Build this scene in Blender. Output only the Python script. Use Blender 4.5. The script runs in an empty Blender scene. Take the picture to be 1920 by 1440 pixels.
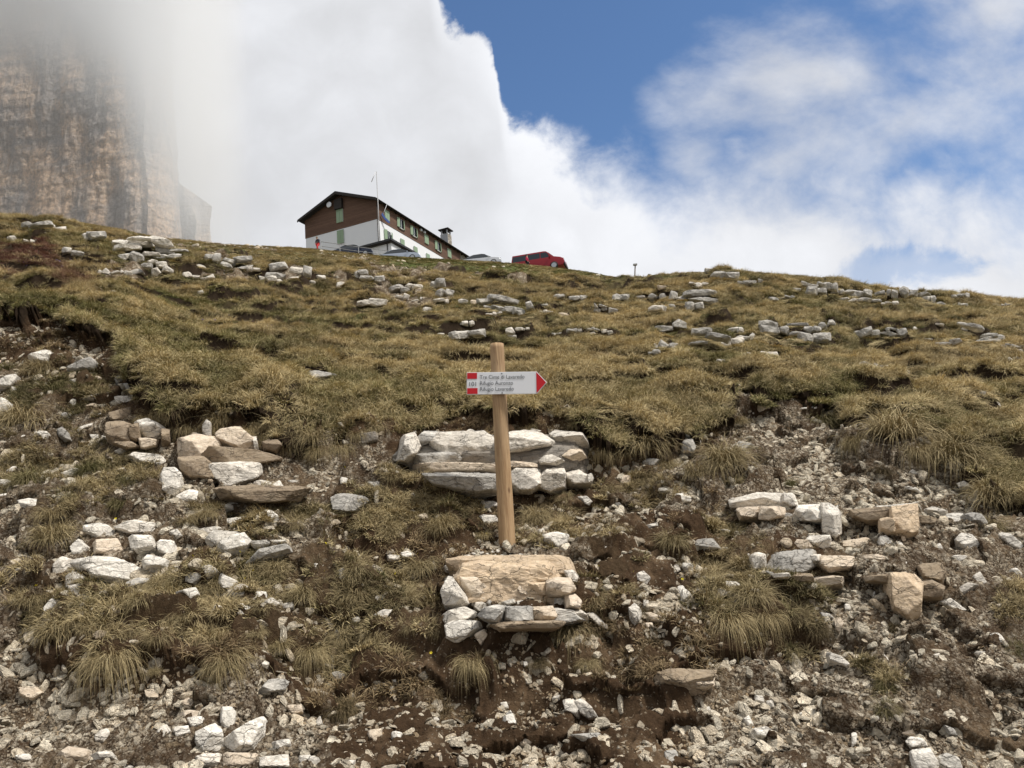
import bpy, bmesh, math, random
import numpy as np
from mathutils import Vector, Matrix
random.seed(7)
rng = np.random.default_rng(11)
S = bpy.context.scene
COL = S.collection

# ------------------------------------------------------------------ camera
PITCH, ROLL, FPX = 0.192, -0.08, 1450.0
_c, _s = math.cos(PITCH), math.sin(PITCH)
_f = np.array([0, _c, _s]); _u0 = np.array([0, -_s, _c]); _r0 = np.array([1.0, 0, 0])
CR = math.cos(ROLL) * _r0 + math.sin(ROLL) * _u0
CU = -math.sin(ROLL) * _r0 + math.cos(ROLL) * _u0
CF = _f
cam_d = bpy.data.cameras.new('camera')
cam_d.sensor_fit = 'HORIZONTAL'; cam_d.sensor_width = 36.0
cam_d.lens = 36.0 * FPX / 1920.0
cam_d.clip_start = 0.05; cam_d.clip_end = 8000
cam = bpy.data.objects.new('camera', cam_d); COL.objects.link(cam)
cam.matrix_world = Matrix(((CR[0], CU[0], -CF[0], 0), (CR[1], CU[1], -CF[1], 0), (CR[2], CU[2], -CF[2], 0), (0, 0, 0, 1)))
S.camera = cam
S.view_settings.view_transform = 'Standard'; S.view_settings.look = 'None'
S.view_settings.exposure = 0.0; S.view_settings.gamma = 1.0
S.cycles.max_bounces = 10; S.cycles.diffuse_bounces = 3; S.cycles.transparent_max_bounces = 8
S.cycles.volume_bounces = 8
S.cycles.use_denoising = True; S.cycles.denoiser = 'OPENIMAGEDENOISE'; S.cycles.denoising_input_passes = 'RGB_ALBEDO_NORMAL'; S.cycles.denoising_prefilter = 'ACCURATE'
SUN = np.array([0.60, -0.22, 1.0]); SUN = SUN / np.linalg.norm(SUN)

# photo pixel helpers (photo is 1920 x 1440)
def ray(px, py):
    px = np.asarray(px, float); py = np.asarray(py, float)
    a = (px - 960) / FPX; b = (720 - py) / FPX
    return CF + a[..., None] * CR + b[..., None] * CU
def st(px, py):
    d = ray(px, py)
    return d[..., 0] / d[..., 1], d[..., 2] / d[..., 1]
def at(px, py, Y):
    d = ray(px, py)
    return d / d[..., 1:2] * np.asarray(Y, float)[..., None] if np.ndim(px) else d / d[1] * Y
def project(P):
    dd = P @ CF
    return 960 + FPX * (P @ CR) / dd, 720 - FPX * (P @ CU) / dd

# ------------------------------------------------------------------ node helpers
class NT:
    def __init__(s, tree): s.t = tree; s.n = tree.nodes; s.l = tree.links
    def put(s, sock, v):
        if isinstance(v, bpy.types.NodeSocket): s.l.new(v, sock)
        elif v is not None: sock.default_value = v
    def node(s, typ, ins=None, **kw):
        n = s.n.new(typ)
        for k, v in kw.items(): setattr(n, k, v)
        if ins:
            for k, v in ins.items(): s.put(n.inputs[k], v)
        return n
    def m(s, op, a, b=None, c=None, clamp=False):
        n = s.n.new('ShaderNodeMath'); n.operation = op; n.use_clamp = clamp
        for i, v in enumerate((a, b, c)):
            if v is not None: s.put(n.inputs[i], v)
        return n.outputs[0]
    def mr(s, v, a, b, c=0.0, d=1.0, smooth=True):
        n = s.n.new('ShaderNodeMapRange'); n.interpolation_type = 'SMOOTHSTEP' if smooth else 'LINEAR'
        for i, x in enumerate((v, a, b, c, d)): s.put(n.inputs[i], x)
        return n.outputs[0]
    def mix(s, f, a, b, mode='MIX'):
        n = s.n.new('ShaderNodeMix'); n.data_type = 'RGBA'; n.blend_type = mode; n.clamp_factor = True
        s.put(n.inputs[0], f)
        for i, v in ((6, a), (7, b)):
            if isinstance(v, (tuple, list)) and len(v) == 3: v = (*v, 1)
            s.put(n.inputs[i], v)
        return n.outputs[2]
    def noise(s, vec, scale, detail=4, rough=0.55, dist=0.0, out='Fac', dims='3D'):
        n = s.n.new('ShaderNodeTexNoise'); n.noise_dimensions = dims
        if vec is not None: s.l.new(vec, n.inputs['Vector'])
        s.put(n.inputs['Scale'], scale); n.inputs['Detail'].default_value = detail
        n.inputs['Roughness'].default_value = rough; n.inputs['Distortion'].default_value = dist
        return n.outputs[out]
    def vor(s, vec, scale, feature='F1', out='Distance', rand=1.0):
        n = s.n.new('ShaderNodeTexVoronoi'); n.feature = feature
        if vec is not None: s.l.new(vec, n.inputs['Vector'])
        s.put(n.inputs['Scale'], scale); n.inputs['Randomness'].default_value = rand
        return n.outputs[out]
    def vm(s, op, a, b=None, scale=None):
        n = s.n.new('ShaderNodeVectorMath'); n.operation = op
        s.put(n.inputs[0], a)
        if b is not None: s.put(n.inputs[1], b)
        if scale is not None: s.put(n.inputs['Scale'], scale)
        return n.outputs[0]
    def ramp(s, f, pts):
        n = s.n.new('ShaderNodeValToRGB'); s.put(n.inputs[0], f)
        e = n.color_ramp.elements
        while len(e) < len(pts): e.new(0.5)
        for i, (p, c) in enumerate(pts): e[i].position = p; e[i].color = (*c, 1)
        return n.outputs[0]
    def curve(s, f, pts):
        n = s.n.new('ShaderNodeFloatCurve'); c = n.mapping.curves[0]
        n.mapping.use_clip = False
        while len(c.points) < len(pts): c.points.new(0.5, 0.5)
        for i, (x, y) in enumerate(pts): c.points[i].location = (x, y); c.points[i].handle_type = 'AUTO_CLAMPED'
        n.mapping.update(); s.put(n.inputs['Value'], f)
        return n.outputs[0]
    def bump(s, h, strength=0.5, dist=0.01, nrm=None):
        n = s.n.new('ShaderNodeBump'); s.put(n.inputs['Height'], h)
        s.put(n.inputs['Strength'], strength); n.inputs['Distance'].default_value = dist
        if nrm is not None: s.l.new(nrm, n.inputs['Normal'])
        return n.outputs[0]

def mat(name):
    m = bpy.data.materials.new(name); m.use_nodes = True
    t = NT(m.node_tree); b = [n for n in t.n if n.type == 'BSDF_PRINCIPLED'][0]
    b.inputs['Roughness'].default_value = 0.85
    b.inputs['Specular IOR Level'].default_value = 0.25
    return m, t, b
def flat(name, col, rough=0.6, metal=0.0, noise=0.15, scale=3.0, spec=0.3):
    m, t, b = mat(name)
    oc = t.node('ShaderNodeTexCoord').outputs['Object']
    f = t.noise(oc, scale, 5)
    c = t.mix(f, tuple(x * (1 - noise) for x in col), tuple(min(1, x * (1 + noise)) for x in col))
    t.put(b.inputs['Base Color'], c)
    b.inputs['Roughness'].default_value = rough; b.inputs['Metallic'].default_value = metal
    b.inputs['Specular IOR Level'].default_value = spec
    return m

# ------------------------------------------------------------------ world : blue sky behind a bank of cloud
W = bpy.data.worlds.new('World'); S.world = W; W.use_nodes = True
t = NT(W.node_tree)
for n in list(t.n): t.n.remove(n)
gen = t.node('ShaderNodeTexCoord').outputs['Generated']
sep = t.node('ShaderNodeSeparateXYZ', {0: gen})
dx, dy, dz = sep.outputs
yy = t.m('MAXIMUM', dy, 0.04)
ss = t.m('DIVIDE', dx, yy); tt = t.m('DIVIDE', dz, yy)
s_lo, s_hi = -1.3, 1.3
sn = t.mr(ss, s_lo, s_hi, 0, 1, smooth=False)
def s01(px, py): a, b = st(px, py); return (float(a) - s_lo) / (s_hi - s_lo), float(b)
edge_px = [(-400, -900), (650, -640), (800, -90), (842, 20), (885, 48), (922, 92), (934, 160), (950, 205), (1010, 238), (1100, 282), (1180, 312), (1270, 325), (1400, 306), (1560, 316), (1700, 328), (1920, 336), (2150, 336)]
pts = sorted((s01(*p)[0], s01(*p)[1]) for p in edge_px)
edge = t.curve(sn, pts)
comb = t.node('ShaderNodeCombineXYZ', {0: ss, 1: tt, 2: 0.0}).outputs[0]
n1 = t.noise(comb, 3.0, 2, 0.5)
n2 = t.noise(comb, 11.0, 7, 0.6, 0.3)
n3 = t.noise(comb, 45.0, 4, 0.6)
puff = t.vor(t.vm('ADD', comb, t.vm('SCALE', t.noise(comb, 14.0, 3, out='Color'), scale=0.05)), 14.0, 'SMOOTH_F1')
d = t.m('SUBTRACT', edge, tt)
d = t.m('ADD', d, t.m('MULTIPLY', t.m('SUBTRACT', n2, 0.5), 0.17))
d = t.m('ADD', d, t.m('MULTIPLY', t.m('SUBTRACT', n3, 0.5), 0.035))
d = t.m('ADD', d, t.m('MULTIPLY', t.m('SUBTRACT', 0.35, puff), 0.09))
# a soft edge on the right, a crisper one on the left bank
soft = t.mr(ss, -0.02, 0.3, 0.022, 0.12)
bank = t.node('ShaderNodeMapRange', {0: d, 1: t.m('MULTIPLY', soft, -0.6), 2: soft, 3: 0.0, 4: 1.0}, interpolation_type='SMOOTHSTEP').outputs[0]
# thin cloud to the upper right
rot = t.node('ShaderNodeMapping', {0: comb, 2: (0, 0, math.radians(-32)), 3: (1.35, 1.9, 1)}).outputs[0]
w1 = t.m('ADD', t.m('MULTIPLY', t.noise(rot, 2.1, 9, 0.58, 0.15), 0.8), t.m('MULTIPLY', t.m('SUBTRACT', 0.75, t.vor(t.vm('ADD', comb, t.vm('SCALE', t.noise(comb, 9.0, 4, out='Color'), scale=0.08)), 9.0, 'SMOOTH_F1')), 0.2))
g = t.m('ADD', t.m('MULTIPLY', t.m('SUBTRACT', ss, 0.19), 1.15), t.m('MULTIPLY', t.m('SUBTRACT', 0.66, tt), 1.05))
g = t.mr(g, -0.20, 0.36, -0.20, 0.12)
wisp = t.mr(t.m('ADD', w1, g), 0.45, 0.74, 0, 0.85)
# the small blue gap low on the right
gs, gt = [float(v) for v in st(1690, 506)]
gap = t.m('ADD', t.m('POWER', t.m('DIVIDE', t.m('SUBTRACT', ss, gs), 0.085), 2.0), t.m('POWER', t.m('DIVIDE', t.m('SUBTRACT', tt, gt), 0.028), 2.0))
gap = t.mr(t.m('ADD', gap, t.m('MULTIPLY', t.m('SUBTRACT', n2, 0.5), 6.0)), 0.0, 1.6, 0.5, 0.0)
front = t.mr(t.m('MAXIMUM', bank, wisp), 0, 1, 0, 1, smooth=False)
front = t.m('SUBTRACT', front, gap, clamp=True)
# behind the viewer and overhead: mostly overcast
n4 = t.noise(gen, 2.2, 5, 0.55)
back = t.mr(n4, 0.30, 0.5, 0.35, 1.0)
isf = t.mr(dy, 0.12, 0.35, 0, 1)
up = t.mr(tt, 0.95, 1.5, 1, 0)
isf = t.m('MULTIPLY', isf, up)
mask = t.m('ADD', t.m('MULTIPLY', front, isf), t.m('MULTIPLY', back, t.m('SUBTRACT', 1.0, isf)))
# brightness of the cloud
bpts = sorted((s01(px, 300)[0], v) for px, v in [(-500, .58), (0, .62), (250, .70), (400, .79), (500, .81), (600, .82), (740, .84), (860, .78), (960, .83), (1150, .84), (1350, .82), (1600, .80), (2100, .78)])
B = t.curve(sn, bpts)
low = t.mr(tt, 0.33, 0.52, 0.10, 0.0)
low = t.m('MULTIPLY', low, t.mr(ss, -0.3, 0.05, 0, 1))
B = t.m('ADD', B, low)
edgeb = t.m('MULTIPLY', t.mr(d, 0.0, 0.14, 0.16, 0.0), t.mr(ss, 0.1, 0.4, 1, 0.2))
B = t.m('ADD', B, edgeb)
B = t.m('MULTIPLY', B, t.mr(t.m('ADD', t.m('MULTIPLY', n1, 0.6), t.m('MULTIPLY', n2, 0.4)), 0.3, 0.7, 0.90, 1.08))
B = t.m('MULTIPLY', B, t.mr(puff, 0.1, 0.6, 1.03, 0.97))
B = t.m('ADD', t.m('MULTIPLY', B, isf), t.m('MULTIPLY', t.mr(dz, 0.15, 0.8, 0.56, 0.72), t.m('SUBTRACT', 1.0, isf)))
ccol = t.mix(t.mr(B, 0.5, 0.85), (0.98, 0.985, 1.0), (0.965, 0.98, 1.02))
ccol = t.vm('SCALE', ccol, scale=B)
sky = t.node('ShaderNodeTexSky', sky_type='NISHITA')
sky.sun_disc = False; sky.sun_elevation = math.asin(SUN[2]); sky.sun_rotation = math.atan2(SUN[0], SUN[1])
sky.air_density = 1.0; sky.dust_density = 0.4; sky.ozone_density = 2.0; sky.altitude = 600
bg1 = t.node('ShaderNodeBackground', {0: t.mix(1.0, sky.outputs[0], (0.86, 1.0, 1.12), 'MULTIPLY'), 1: 0.125})
bg2 = t.node('ShaderNodeBackground', {0: ccol, 1: 1.0})
mx = t.node('ShaderNodeMixShader', {0: mask, 1: bg1.outputs[0], 2: bg2.outputs[0]})
out = t.node('ShaderNodeOutputWorld', {0: mx.outputs[0]})
W.cycles.sampling_method = 'MANUAL'; W.cycles.sample_map_resolution = 512

sl = bpy.data.lights.new('sun', 'SUN'); sl.energy = 4.2; sl.angle = math.radians(9); sl.color = (1.0, 0.95, 0.88)
so = bpy.data.objects.new('sun', sl); COL.objects.link(so)
so.rotation_euler = Vector(tuple(-SUN)).to_track_quat('-Z', 'Y').to_euler()

# ------------------------------------------------------------------ noise
_perm = np.random.default_rng(3).permutation(4096).astype(np.int64)
def _h(i, j, k, seed):
    a = _perm[(i + seed * 131) & 4095]; a = _perm[(a + j) & 4095]
    return _perm[(a + k) & 4095] / 4095.0
def vn2(x, y, seed=0):
    i = np.floor(x).astype(np.int64); j = np.floor(y).astype(np.int64)
    u = x - i; v = y - j; u = u * u * u * (u * (u * 6 - 15) + 10); v = v * v * v * (v * (v * 6 - 15) + 10)
    a = _h(i, j, 0, seed); b = _h(i + 1, j, 0, seed); c = _h(i, j + 1, 0, seed); d = _h(i + 1, j + 1, 0, seed)
    return ((a + (b - a) * u) * (1 - v) + (c + (d - c) * u) * v) * 2 - 1
def fbm2(x, y, oct=4, seed=0, gain=0.5):
    s = 0; a = 1.0; tot = 0
    for o in range(oct):
        f = 2.03 ** o
        s = s + a * vn2(x * f + 17.3 * o, y * f - 9.1 * o, seed + o); tot += a; a *= gain
    return s / tot
def vn3(P, seed=0):
    i = np.floor(P).astype(np.int64); f = P - i; f = f * f * (3 - 2 * f)
    r = 0
    for a in (0, 1):
        wa = f[:, 0] if a else 1 - f[:, 0]
        for b in (0, 1):
            wb = f[:, 1] if b else 1 - f[:, 1]
            for c in (0, 1):
                wc = f[:, 2] if c else 1 - f[:, 2]
                r = r + wa * wb * wc * _h(i[:, 0] + a, i[:, 1] + b, i[:, 2] + c, seed)
    return r * 2 - 1
def fbm3(P, oct=3, seed=0):
    s = 0; a = 1.0; tot = 0
    for o in range(oct):
        s = s + a * vn3(P * 2.03 ** o + 7.7 * o, seed + o); tot += a; a *= 0.5
    return s / tot
def sstep(x, a, b):
    u = np.clip((x - a) / (b - a), 0, 1); return u * u * (3 - 2 * u)
def inpoly(px, py, poly):
    c = np.zeros(px.shape, bool); n = len(poly)
    for i in range(n):
        x1, y1 = poly[i]; x2, y2 = poly[(i + 1) % n]
        if y1 == y2: continue
        k = ((y1 > py) != (y2 > py)) & (px < (x2 - x1) * (py - y1) / (y2 - y1) + x1)
        c ^= k
    return c

# ------------------------------------------------------------------ terrain
XS = [-500, 0, 200, 400, 600, 750, 950, 1120, 1350, 1500, 1650, 1900, 2500]
ROWS = [  # (photo row, depth in metres) at each of the columns XS, from the road bank up to the meadow
 [(1700, 2.7)] * 13,
 [(1440, 3.45)] * 13,
 [(1330, 3.85), (1330, 3.85), (1335, 3.85), (1335, 3.85), (1345, 3.9), (1350, 3.95), (1350, 3.95), (1330, 4.0), (1300, 4.0), (1290, 4.0), (1290, 4.0), (1290, 4.0), (1290, 4.0)],
 [(1215, 4.1), (1215, 4.1), (1225, 4.03), (1225, 4.05), (1270, 4.1), (1265, 4.15), (1225, 4.15), (1225, 4.2), (1215, 4.2), (1200, 4.3), (1190, 4.35), (1180, 4.35), (1180, 4.35)],
 [(1070, 4.6), (1070, 4.6), (1065, 4.6), (1065, 4.6), (1085, 4.65), (1120, 4.6), (1070, 4.85), (1080, 4.75), (1100, 4.75), (1090, 4.75), (1090, 4.72), (1060, 4.85), (1060, 4.85)],
 [(960, 5.1), (960, 5.1), (965, 5.1), (975, 5.05), (995, 5.1), (1005, 5.1), (1020, 5.12), (1000, 5.15), (985, 5.3), (985, 5.2), (1000, 5.1), (970, 5.4), (970, 5.4)],
 [(880, 5.6), (880, 5.6), (895, 5.5), (900, 5.5), (900, 5.6), (925, 5.7), (935, 5.75), (920, 5.8), (890, 6.0), (885, 6.1), (920, 5.65), (880, 6.1), (880, 6.1)],
 [(780, 6.2), (780, 6.2), (780, 6.1), (790, 5.85), (815, 5.9), (812, 6.0), (806, 6.05), (806, 6.1), (808, 6.6), (812, 6.8), (830, 6.4), (800, 7.0), (800, 7.0)],
 [(690, 6.9), (690, 6.9), (700, 6.9), (760, 6.2), (775, 6.3), (775, 6.45), (775, 6.5), (775, 6.6), (760, 7.1), (765, 7.3), (770, 7.3), (750, 7.6), (750, 7.6)],
 [(648, 7.1), (648, 7.1), (655, 7.2), (715, 7.3), (730, 7.3), (735, 7.35), (735, 7.4), (730, 7.6), (720, 7.9), (720, 8.0), (715, 8.2), (700, 8.6), (700, 8.6)]]
SKY = [(-500, 395), (0, 405), (100, 410), (200, 425), (300, 445), (420, 457), (560, 464), (640, 472), (700, 478), (770, 482), (840, 486), (950, 492), (1000, 497), (1060, 504), (1110, 510), (1150, 519), (1200, 521), (1280, 512), (1350, 507), (1450, 515), (1560, 526), (1650, 541), (1750, 549), (1850, 559), (1920, 567), (2500, 610)]
RD = [(-500, 38), (0, 42), (400, 58), (560, 72), (1000, 74), (1110, 70), (1160, 52), (1250, 42), (1400, 38), (1920, 36), (2500, 36)]
NS = 401
S_T = np.linspace(-1.35, 1.35, NS)
LY = np.log(np.concatenate([np.geomspace(0.5, 3, 30)[:-1], np.geomspace(3, 10, 500)[:-1], np.geomspace(10, 130, 300)[:-1], np.geomspace(130, 4000, 40)]))
YT = np.exp(LY)
def _smooth(a, k):
    w = np.hanning(k + 2)[1:-1]; w /= w.sum()
    return np.convolve(np.pad(a, k // 2, mode='edge'), w, mode='valid')[:len(a)]
def build_table():
    rowS, rowY, rowE = [], [], []
    for r in ROWS:
        s, e = st([x for x in XS], [p[0] for p in r]); o = np.argsort(s)
        rowY.append(_smooth(np.interp(S_T, s[o], np.array([p[1] for p in r])[o]), 15))
        rowE.append(_smooth(np.interp(S_T, s[o], e[o]), 15))
    s, e = st([p[0] for p in SKY], [p[1] for p in SKY]); esky = _smooth(np.interp(S_T, s, e), 5)
    s2, _ = st([p[0] for p in RD], [500] * len(RD)); yr = _smooth(np.interp(S_T, s2, [p[1] for p in RD]), 9)
    Z = np.zeros((len(YT), NS))
    for j in range(NS):
        ys = [0.4, 2.3] + [rowY[i][j] for i in range(len(ROWS))]
        zs = [-1.75, -1.72] + [rowY[i][j] * rowE[i][j] for i in range(len(ROWS))]
        for i in range(1, len(ys)):
            if ys[i] <= ys[i - 1]: ys[i] = ys[i - 1] + 0.02
        y9, e9 = ys[-1], zs[-1] / ys[-1]
        k = (esky[j] - e9) / (1 / y9 - 1 / yr[j])
        for Y in np.geomspace(y9 * 1.04, yr[j], 60):
            ys.append(Y); zs.append(Y * (esky[j] - k * (1 / Y - 1 / yr[j])))
        zr = yr[j] * esky[j]
        if -0.3 < S_T[j] < 0.13:
            f = min(1, (S_T[j] + 0.3) / .05, (0.13 - S_T[j]) / 0.05)
        else: f = 0
        for Y, z in [(yr[j] + 1.0, zr - 0.15), (yr[j] + 2.6, zr - 1.3), (yr[j] + 9, zr - 1.5), (max(94, yr[j] + 20), zr + (9.5 * f - 3)), (130, zr + 8 * f - 8), (220, zr * 0.7), (500, zr * 0.2), (1200, -60), (4100, -200)]:
            ys.append(Y); zs.append(z)
        Z[:, j] = np.interp(YT, ys, zs)
    return Z
_s2, _ = st([p[0] for p in RD], [500] * len(RD)); YRS = (_s2, np.array([p[1] for p in RD], float))
ZT = build_table()
def bil(ix, iy, A):
    ix = np.clip(ix, 0, A.shape[1] - 1.001); iy = np.clip(iy, 0, A.shape[0] - 1.001)
    i = ix.astype(int); j = iy.astype(int); u = ix - i; v = iy - j
    return (A[j, i] * (1 - u) + A[j, i + 1] * u) * (1 - v) + (A[j + 1, i] * (1 - u) + A[j + 1, i + 1] * u) * v
def base_z(X, Y):
    s = X / np.maximum(Y, 0.5)
    return bil((s - S_T[0]) / (S_T[1] - S_T[0]), np.interp(np.log(np.maximum(Y, 0.51)), LY, np.arange(len(LY))), ZT)

# where each cover lies, in the photo's own frame
P_GRASS = [(-900, -2000), (2900, -2000), (2900, 1010), (1920, 1000), (1850, 970), (1790, 880), (1700, 825), (1600, 825), (1545, 795), (1480, 775), (1400, 755), (1380, 800), (1290, 812), (1265, 880), (1130, 860), (1095, 800), (760, 812), (700, 800), (655, 838), (560, 846), (470, 806), (330, 800), (262, 772), (235, 700), (190, 655), (100, 640), (-20, 652), (-900, 660)]
P_G2 = [[(-300, 820), (120, 815), (290, 870), (310, 960), (150, 1010), (-300, 930)],
        [(20, 1110), (330, 1075), (640, 1050), (830, 1080), (835, 1230), (640, 1265), (450, 1250), (200, 1275), (60, 1235), (0, 1180)],
        [(640, 925), (770, 910), (900, 960), (910, 1010), (700, 1035), (560, 1010)], [(970, 960), (1080, 960), (1090, 1010), (980, 1020)],
        [(1080, 1040), (1200, 1060), (1180, 1180), (1090, 1160)], [(1290, 1060), (1520, 1090), (1580, 1170), (1540, 1215), (1290, 1210)],
        [(1280, 860), (1440, 850), (1420, 920), (1280, 920)], [(1100, 900), (1280, 930), (1200, 980), (1110, 960)],
        [(1310, 960), (1440, 980), (1430, 1090), (1320, 1090)], [(1620, 1250), (1720, 1260), (1710, 1350), (1630, 1350)],
        [(1780, 840), (1960, 850), (1960, 1000), (1850, 980)], [(1860, 1150), (2200, 1150), (2200, 1260), (1880, 1250)],
        [(20, 700), (190, 720), (210, 800), (-100, 800)], [(360, 930), (620, 960), (600, 1000), (480, 1060), (350, 990)]]
P_SCREE = [[(1340, 800), (1420, 770), (1500, 790), (1560, 820), (1700, 850), (1800, 900), (1880, 990), (2900, 1040), (2900, 1800), (1330, 1800), (1290, 1320), (1440, 1240), (1560, 1210), (1580, 1150), (1540, 1040), (1380, 1010), (1190, 1010), (1130, 950), (1250, 890)],
           [(-300, 690), (80, 740), (230, 800), (330, 860), (700, 850), (720, 930), (560, 960), (640, 1060), (520, 1090), (350, 1080), (80, 1090), (-300, 1120)],
           [(-300, 1320), (640, 1330), (600, 1500), (560, 1800), (-300, 1800)], [(-300, 1080), (90, 1090), (70, 1330), (-300, 1330)],
           [(640, 860), (760, 870), (720, 920), (620, 900)], [(870, 1020), (1100, 1010), (1130, 1060), (860, 1060)], [(1780, 790), (2900, 800), (2900, 900), (1850, 860)],
           [(-300, 690), (60, 700), (40, 780), (-300, 780)]]
P_FARSCREE = [[(620, 490), (760, 495), (900, 520), (1010, 525), (1010, 548), (900, 560), (800, 540), (660, 520)], [(600, 468), (700, 482), (700, 492), (600, 480)], [(340, 440), (540, 462), (540, 470), (340, 460)],
              [(215, 440), (350, 455), (470, 500), (620, 520), (640, 545), (400, 525), (200, 515)], [(700, 540), (860, 560), (850, 585), (700, 560)]]
P_RED = [[(-50, 455), (60, 458), (125, 480), (130, 510), (60, 520), (-50, 500)], [(90, 520), (190, 530), (200, 556), (120, 560)]]
P_LUSH = [[(730, 480), (1160, 505), (1140, 530), (980, 520), (780, 512)], [(-50, 600), (230, 590), (260, 640), (-50, 650)], [(300, 620), (480, 630), (460, 650), (300, 650)], [(1440, 770), (1600, 760), (1590, 800), (1450, 800)], [(300, 540), (430, 550), (420, 580), (300, 575)]]
def soft_poly(px, py, polys, wx, wy, seed, r=14):
    acc = 0
    for dx_, dy_ in ((0, 0), (r, 0), (-r, 0), (0, r * .6), (0, -r * .6)):
        q = np.zeros(px.shape, bool)
        for p in polys: q |= inpoly(px + wx + dx_, py + wy + dy_, p)
        acc = acc + q
    return acc / 5.0
def zones(X, Y, Z):
    dd = np.maximum(X * CF[0] + Y * CF[1] + Z * CF[2], 0.2)
    px = 960 + FPX * (X * CR[0] + Y * CR[1] + Z * CR[2]) / dd
    py = 720 - FPX * (X * CU[0] + Y * CU[1] + Z * CU[2]) / dd
    wx = 70 * fbm2(px / 60, py / 60, 5, 21, 0.6); wy = 50 * fbm2(px / 60, py / 45, 5, 25, 0.6)
    near = 1 - sstep(Y, 9, 14)
    g = soft_poly(px, py, [P_GRASS], wx * (0.2 + 0.8 * near), wy * near, 1, 6)
    g = np.where(Y > 11, 1.0, g)
    g2 = soft_poly(px, py, P_G2, wx, wy, 2) * (Y < 9)
    sc = soft_poly(px, py, P_SCREE, wx, wy, 3) * (Y < 9) * (1 - g)
    fs = soft_poly(px, py, P_FARSCREE, wx * .6, wy * .3, 4, 6) * (Y > 9)
    fs = fs * sstep(fbm2(X * 1.1, Y * 0.7, 3, 44), -0.2, 0.25)
    red = soft_poly(px, py, P_RED, wx, wy * .5, 5); lush = soft_poly(px, py, P_LUSH, wx, wy * .5, 6)
    g = np.clip(g - 0.9 * fs, 0, 1)
    return g, g2, np.maximum(sc, fs), red, lush, px, py

def build_grid():
    gx = np.concatenate([-np.geomspace(0.80, 1.3, 50)[::-1], np.linspace(-0.80, 0.80, 1250)[1:-1], np.geomspace(0.80, 1.3, 50)])
    gy = np.concatenate([np.geomspace(0.6, 3.2, 30)[:-1], np.geomspace(3.2, 9.5, 560)[:-1], np.geomspace(9.5, 95, 380)[:-1], np.geomspace(95, 3500, 50)])
    Y, G = np.meshgrid(gy, gx, indexing='ij')
    X = G * (Y + 0.9)
    # ragged edges: shift the sample point a little before reading the base form
    amp = 0.10 * (1 - sstep(Y, 8, 20))
    wx = fbm2(X * 1.7, Y * 1.7, 4, 51) * amp * 1.5; wy = fbm2(X * 1.7 + 40, Y * 1.3, 4, 55, 0.6) * amp * 1.4
    Z = base_z(X + wx, Y + wy)
    g, g2, sc, red, lush, px, py = zones(X, Y, Z)
    near = 1 - sstep(Y, 60, 110)
    # meadow: hummocks and little terraces cut by dark hollows
    h = 0.16 * fbm2(X * 0.55, Y * 0.75, 3, 61) + 0.12 * fbm2(X * 1.5, Y * 2.1, 3, 64) + 0.10 * sstep(fbm2(X * 2.6, Y * 3.6, 2, 67), -0.1, 0.35)
    r1 = fbm2(X * 0.75 + 5, Y * 1.35, 3, 71)
    terr = sstep(r1, 0.02, 0.10) * 0.17
    r2 = fbm2(X * 0.32 - 8, Y * 0.6, 4, 77)
    terr2 = sstep(r2, -0.06, 0.09) * 0.26 * sstep(Y, 8, 13)
    r3 = fbm2(X * 0.16 - 8, Y * 0.27, 4, 79)
    terr2 = terr2 + sstep(r3, -0.06, 0.08) * 0.40 * sstep(Y, 16, 28)
    edgefade = sstep(Y, 6.4, 7.6)
    gz = np.where(Y > 10.5, 1.0, g); yrr = np.interp(X / Y, *YRS); near = near * (1 - 0.85 * sstep(Y / yrr, 0.62, 0.95))
    Z = Z + gz * near * (h + (terr + terr2 * (1 - sstep(Y, 34, 46))) * edgefade - 0.12 * sstep(Y, 7, 9) - 0.25 * sstep(Y, 9, 14)+ 0.14 * (1 - sstep(Y, 7, 9)) * sstep(g, 0.3, 0.6))
    # rubble and soil: steps, clods, gullies
    ng = (1 - g) * (Y < 10) * sstep(Y, 2.5, 3.3)
    stp_ok = 1 - np.exp(-((X + 0.03) / 0.55) ** 2 - ((Y - 4.95) / 0.35) ** 2)
    Z = Z + ng * (0.07 * stp_ok * fbm2(X * 2.2, Y * 3.5, 4, 81) + 0.042 * fbm2(X * 9, Y * 12, 4, 85, 0.65) + 0.055 * stp_ok * sstep(fbm2(X * 2.8, Y * 5.0, 3, 88), 0.0, 0.08))
    Z = Z + ng * 0.11 * stp_ok * sstep(fbm2(X * 1.3, Y * 3.2, 3, 98), 0.0, 0.06) * sstep(Y, 3.7, 3.9)
    Z = Z + ng * g2 * 0.05 * np.abs(fbm2(X * 6, Y * 8, 3, 91))
    Z = Z + ng * 0.014 * fbm2(X * 42, Y * 55, 2, 95)
    SH = 0.15 * sstep(g, 0.3, 0.7) * (1 - sstep(Y, 7.2, 9.5)) + ng * 0.05 * sstep(fbm2(X * 2.8, Y * 5.0, 3, 88), 0.0, 0.06)
    return gx, gy, X, Y, Z, g, g2, sc, red, lush, SH
GX, GY, TX, TY, TZ, TG, TG2, TSC, TRED, TLUSH, TSH = build_grid()
PADS = []
def look(A, X, Y):
    X = np.asarray(X, float); Y = np.asarray(Y, float)
    gq = X / (Y + 0.9)
    return bil(np.interp(gq, GX, np.arange(len(GX))), np.interp(Y, GY, np.arange(len(GY))), A)
def H(X, Y): return look(TZ, X, Y)
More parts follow.
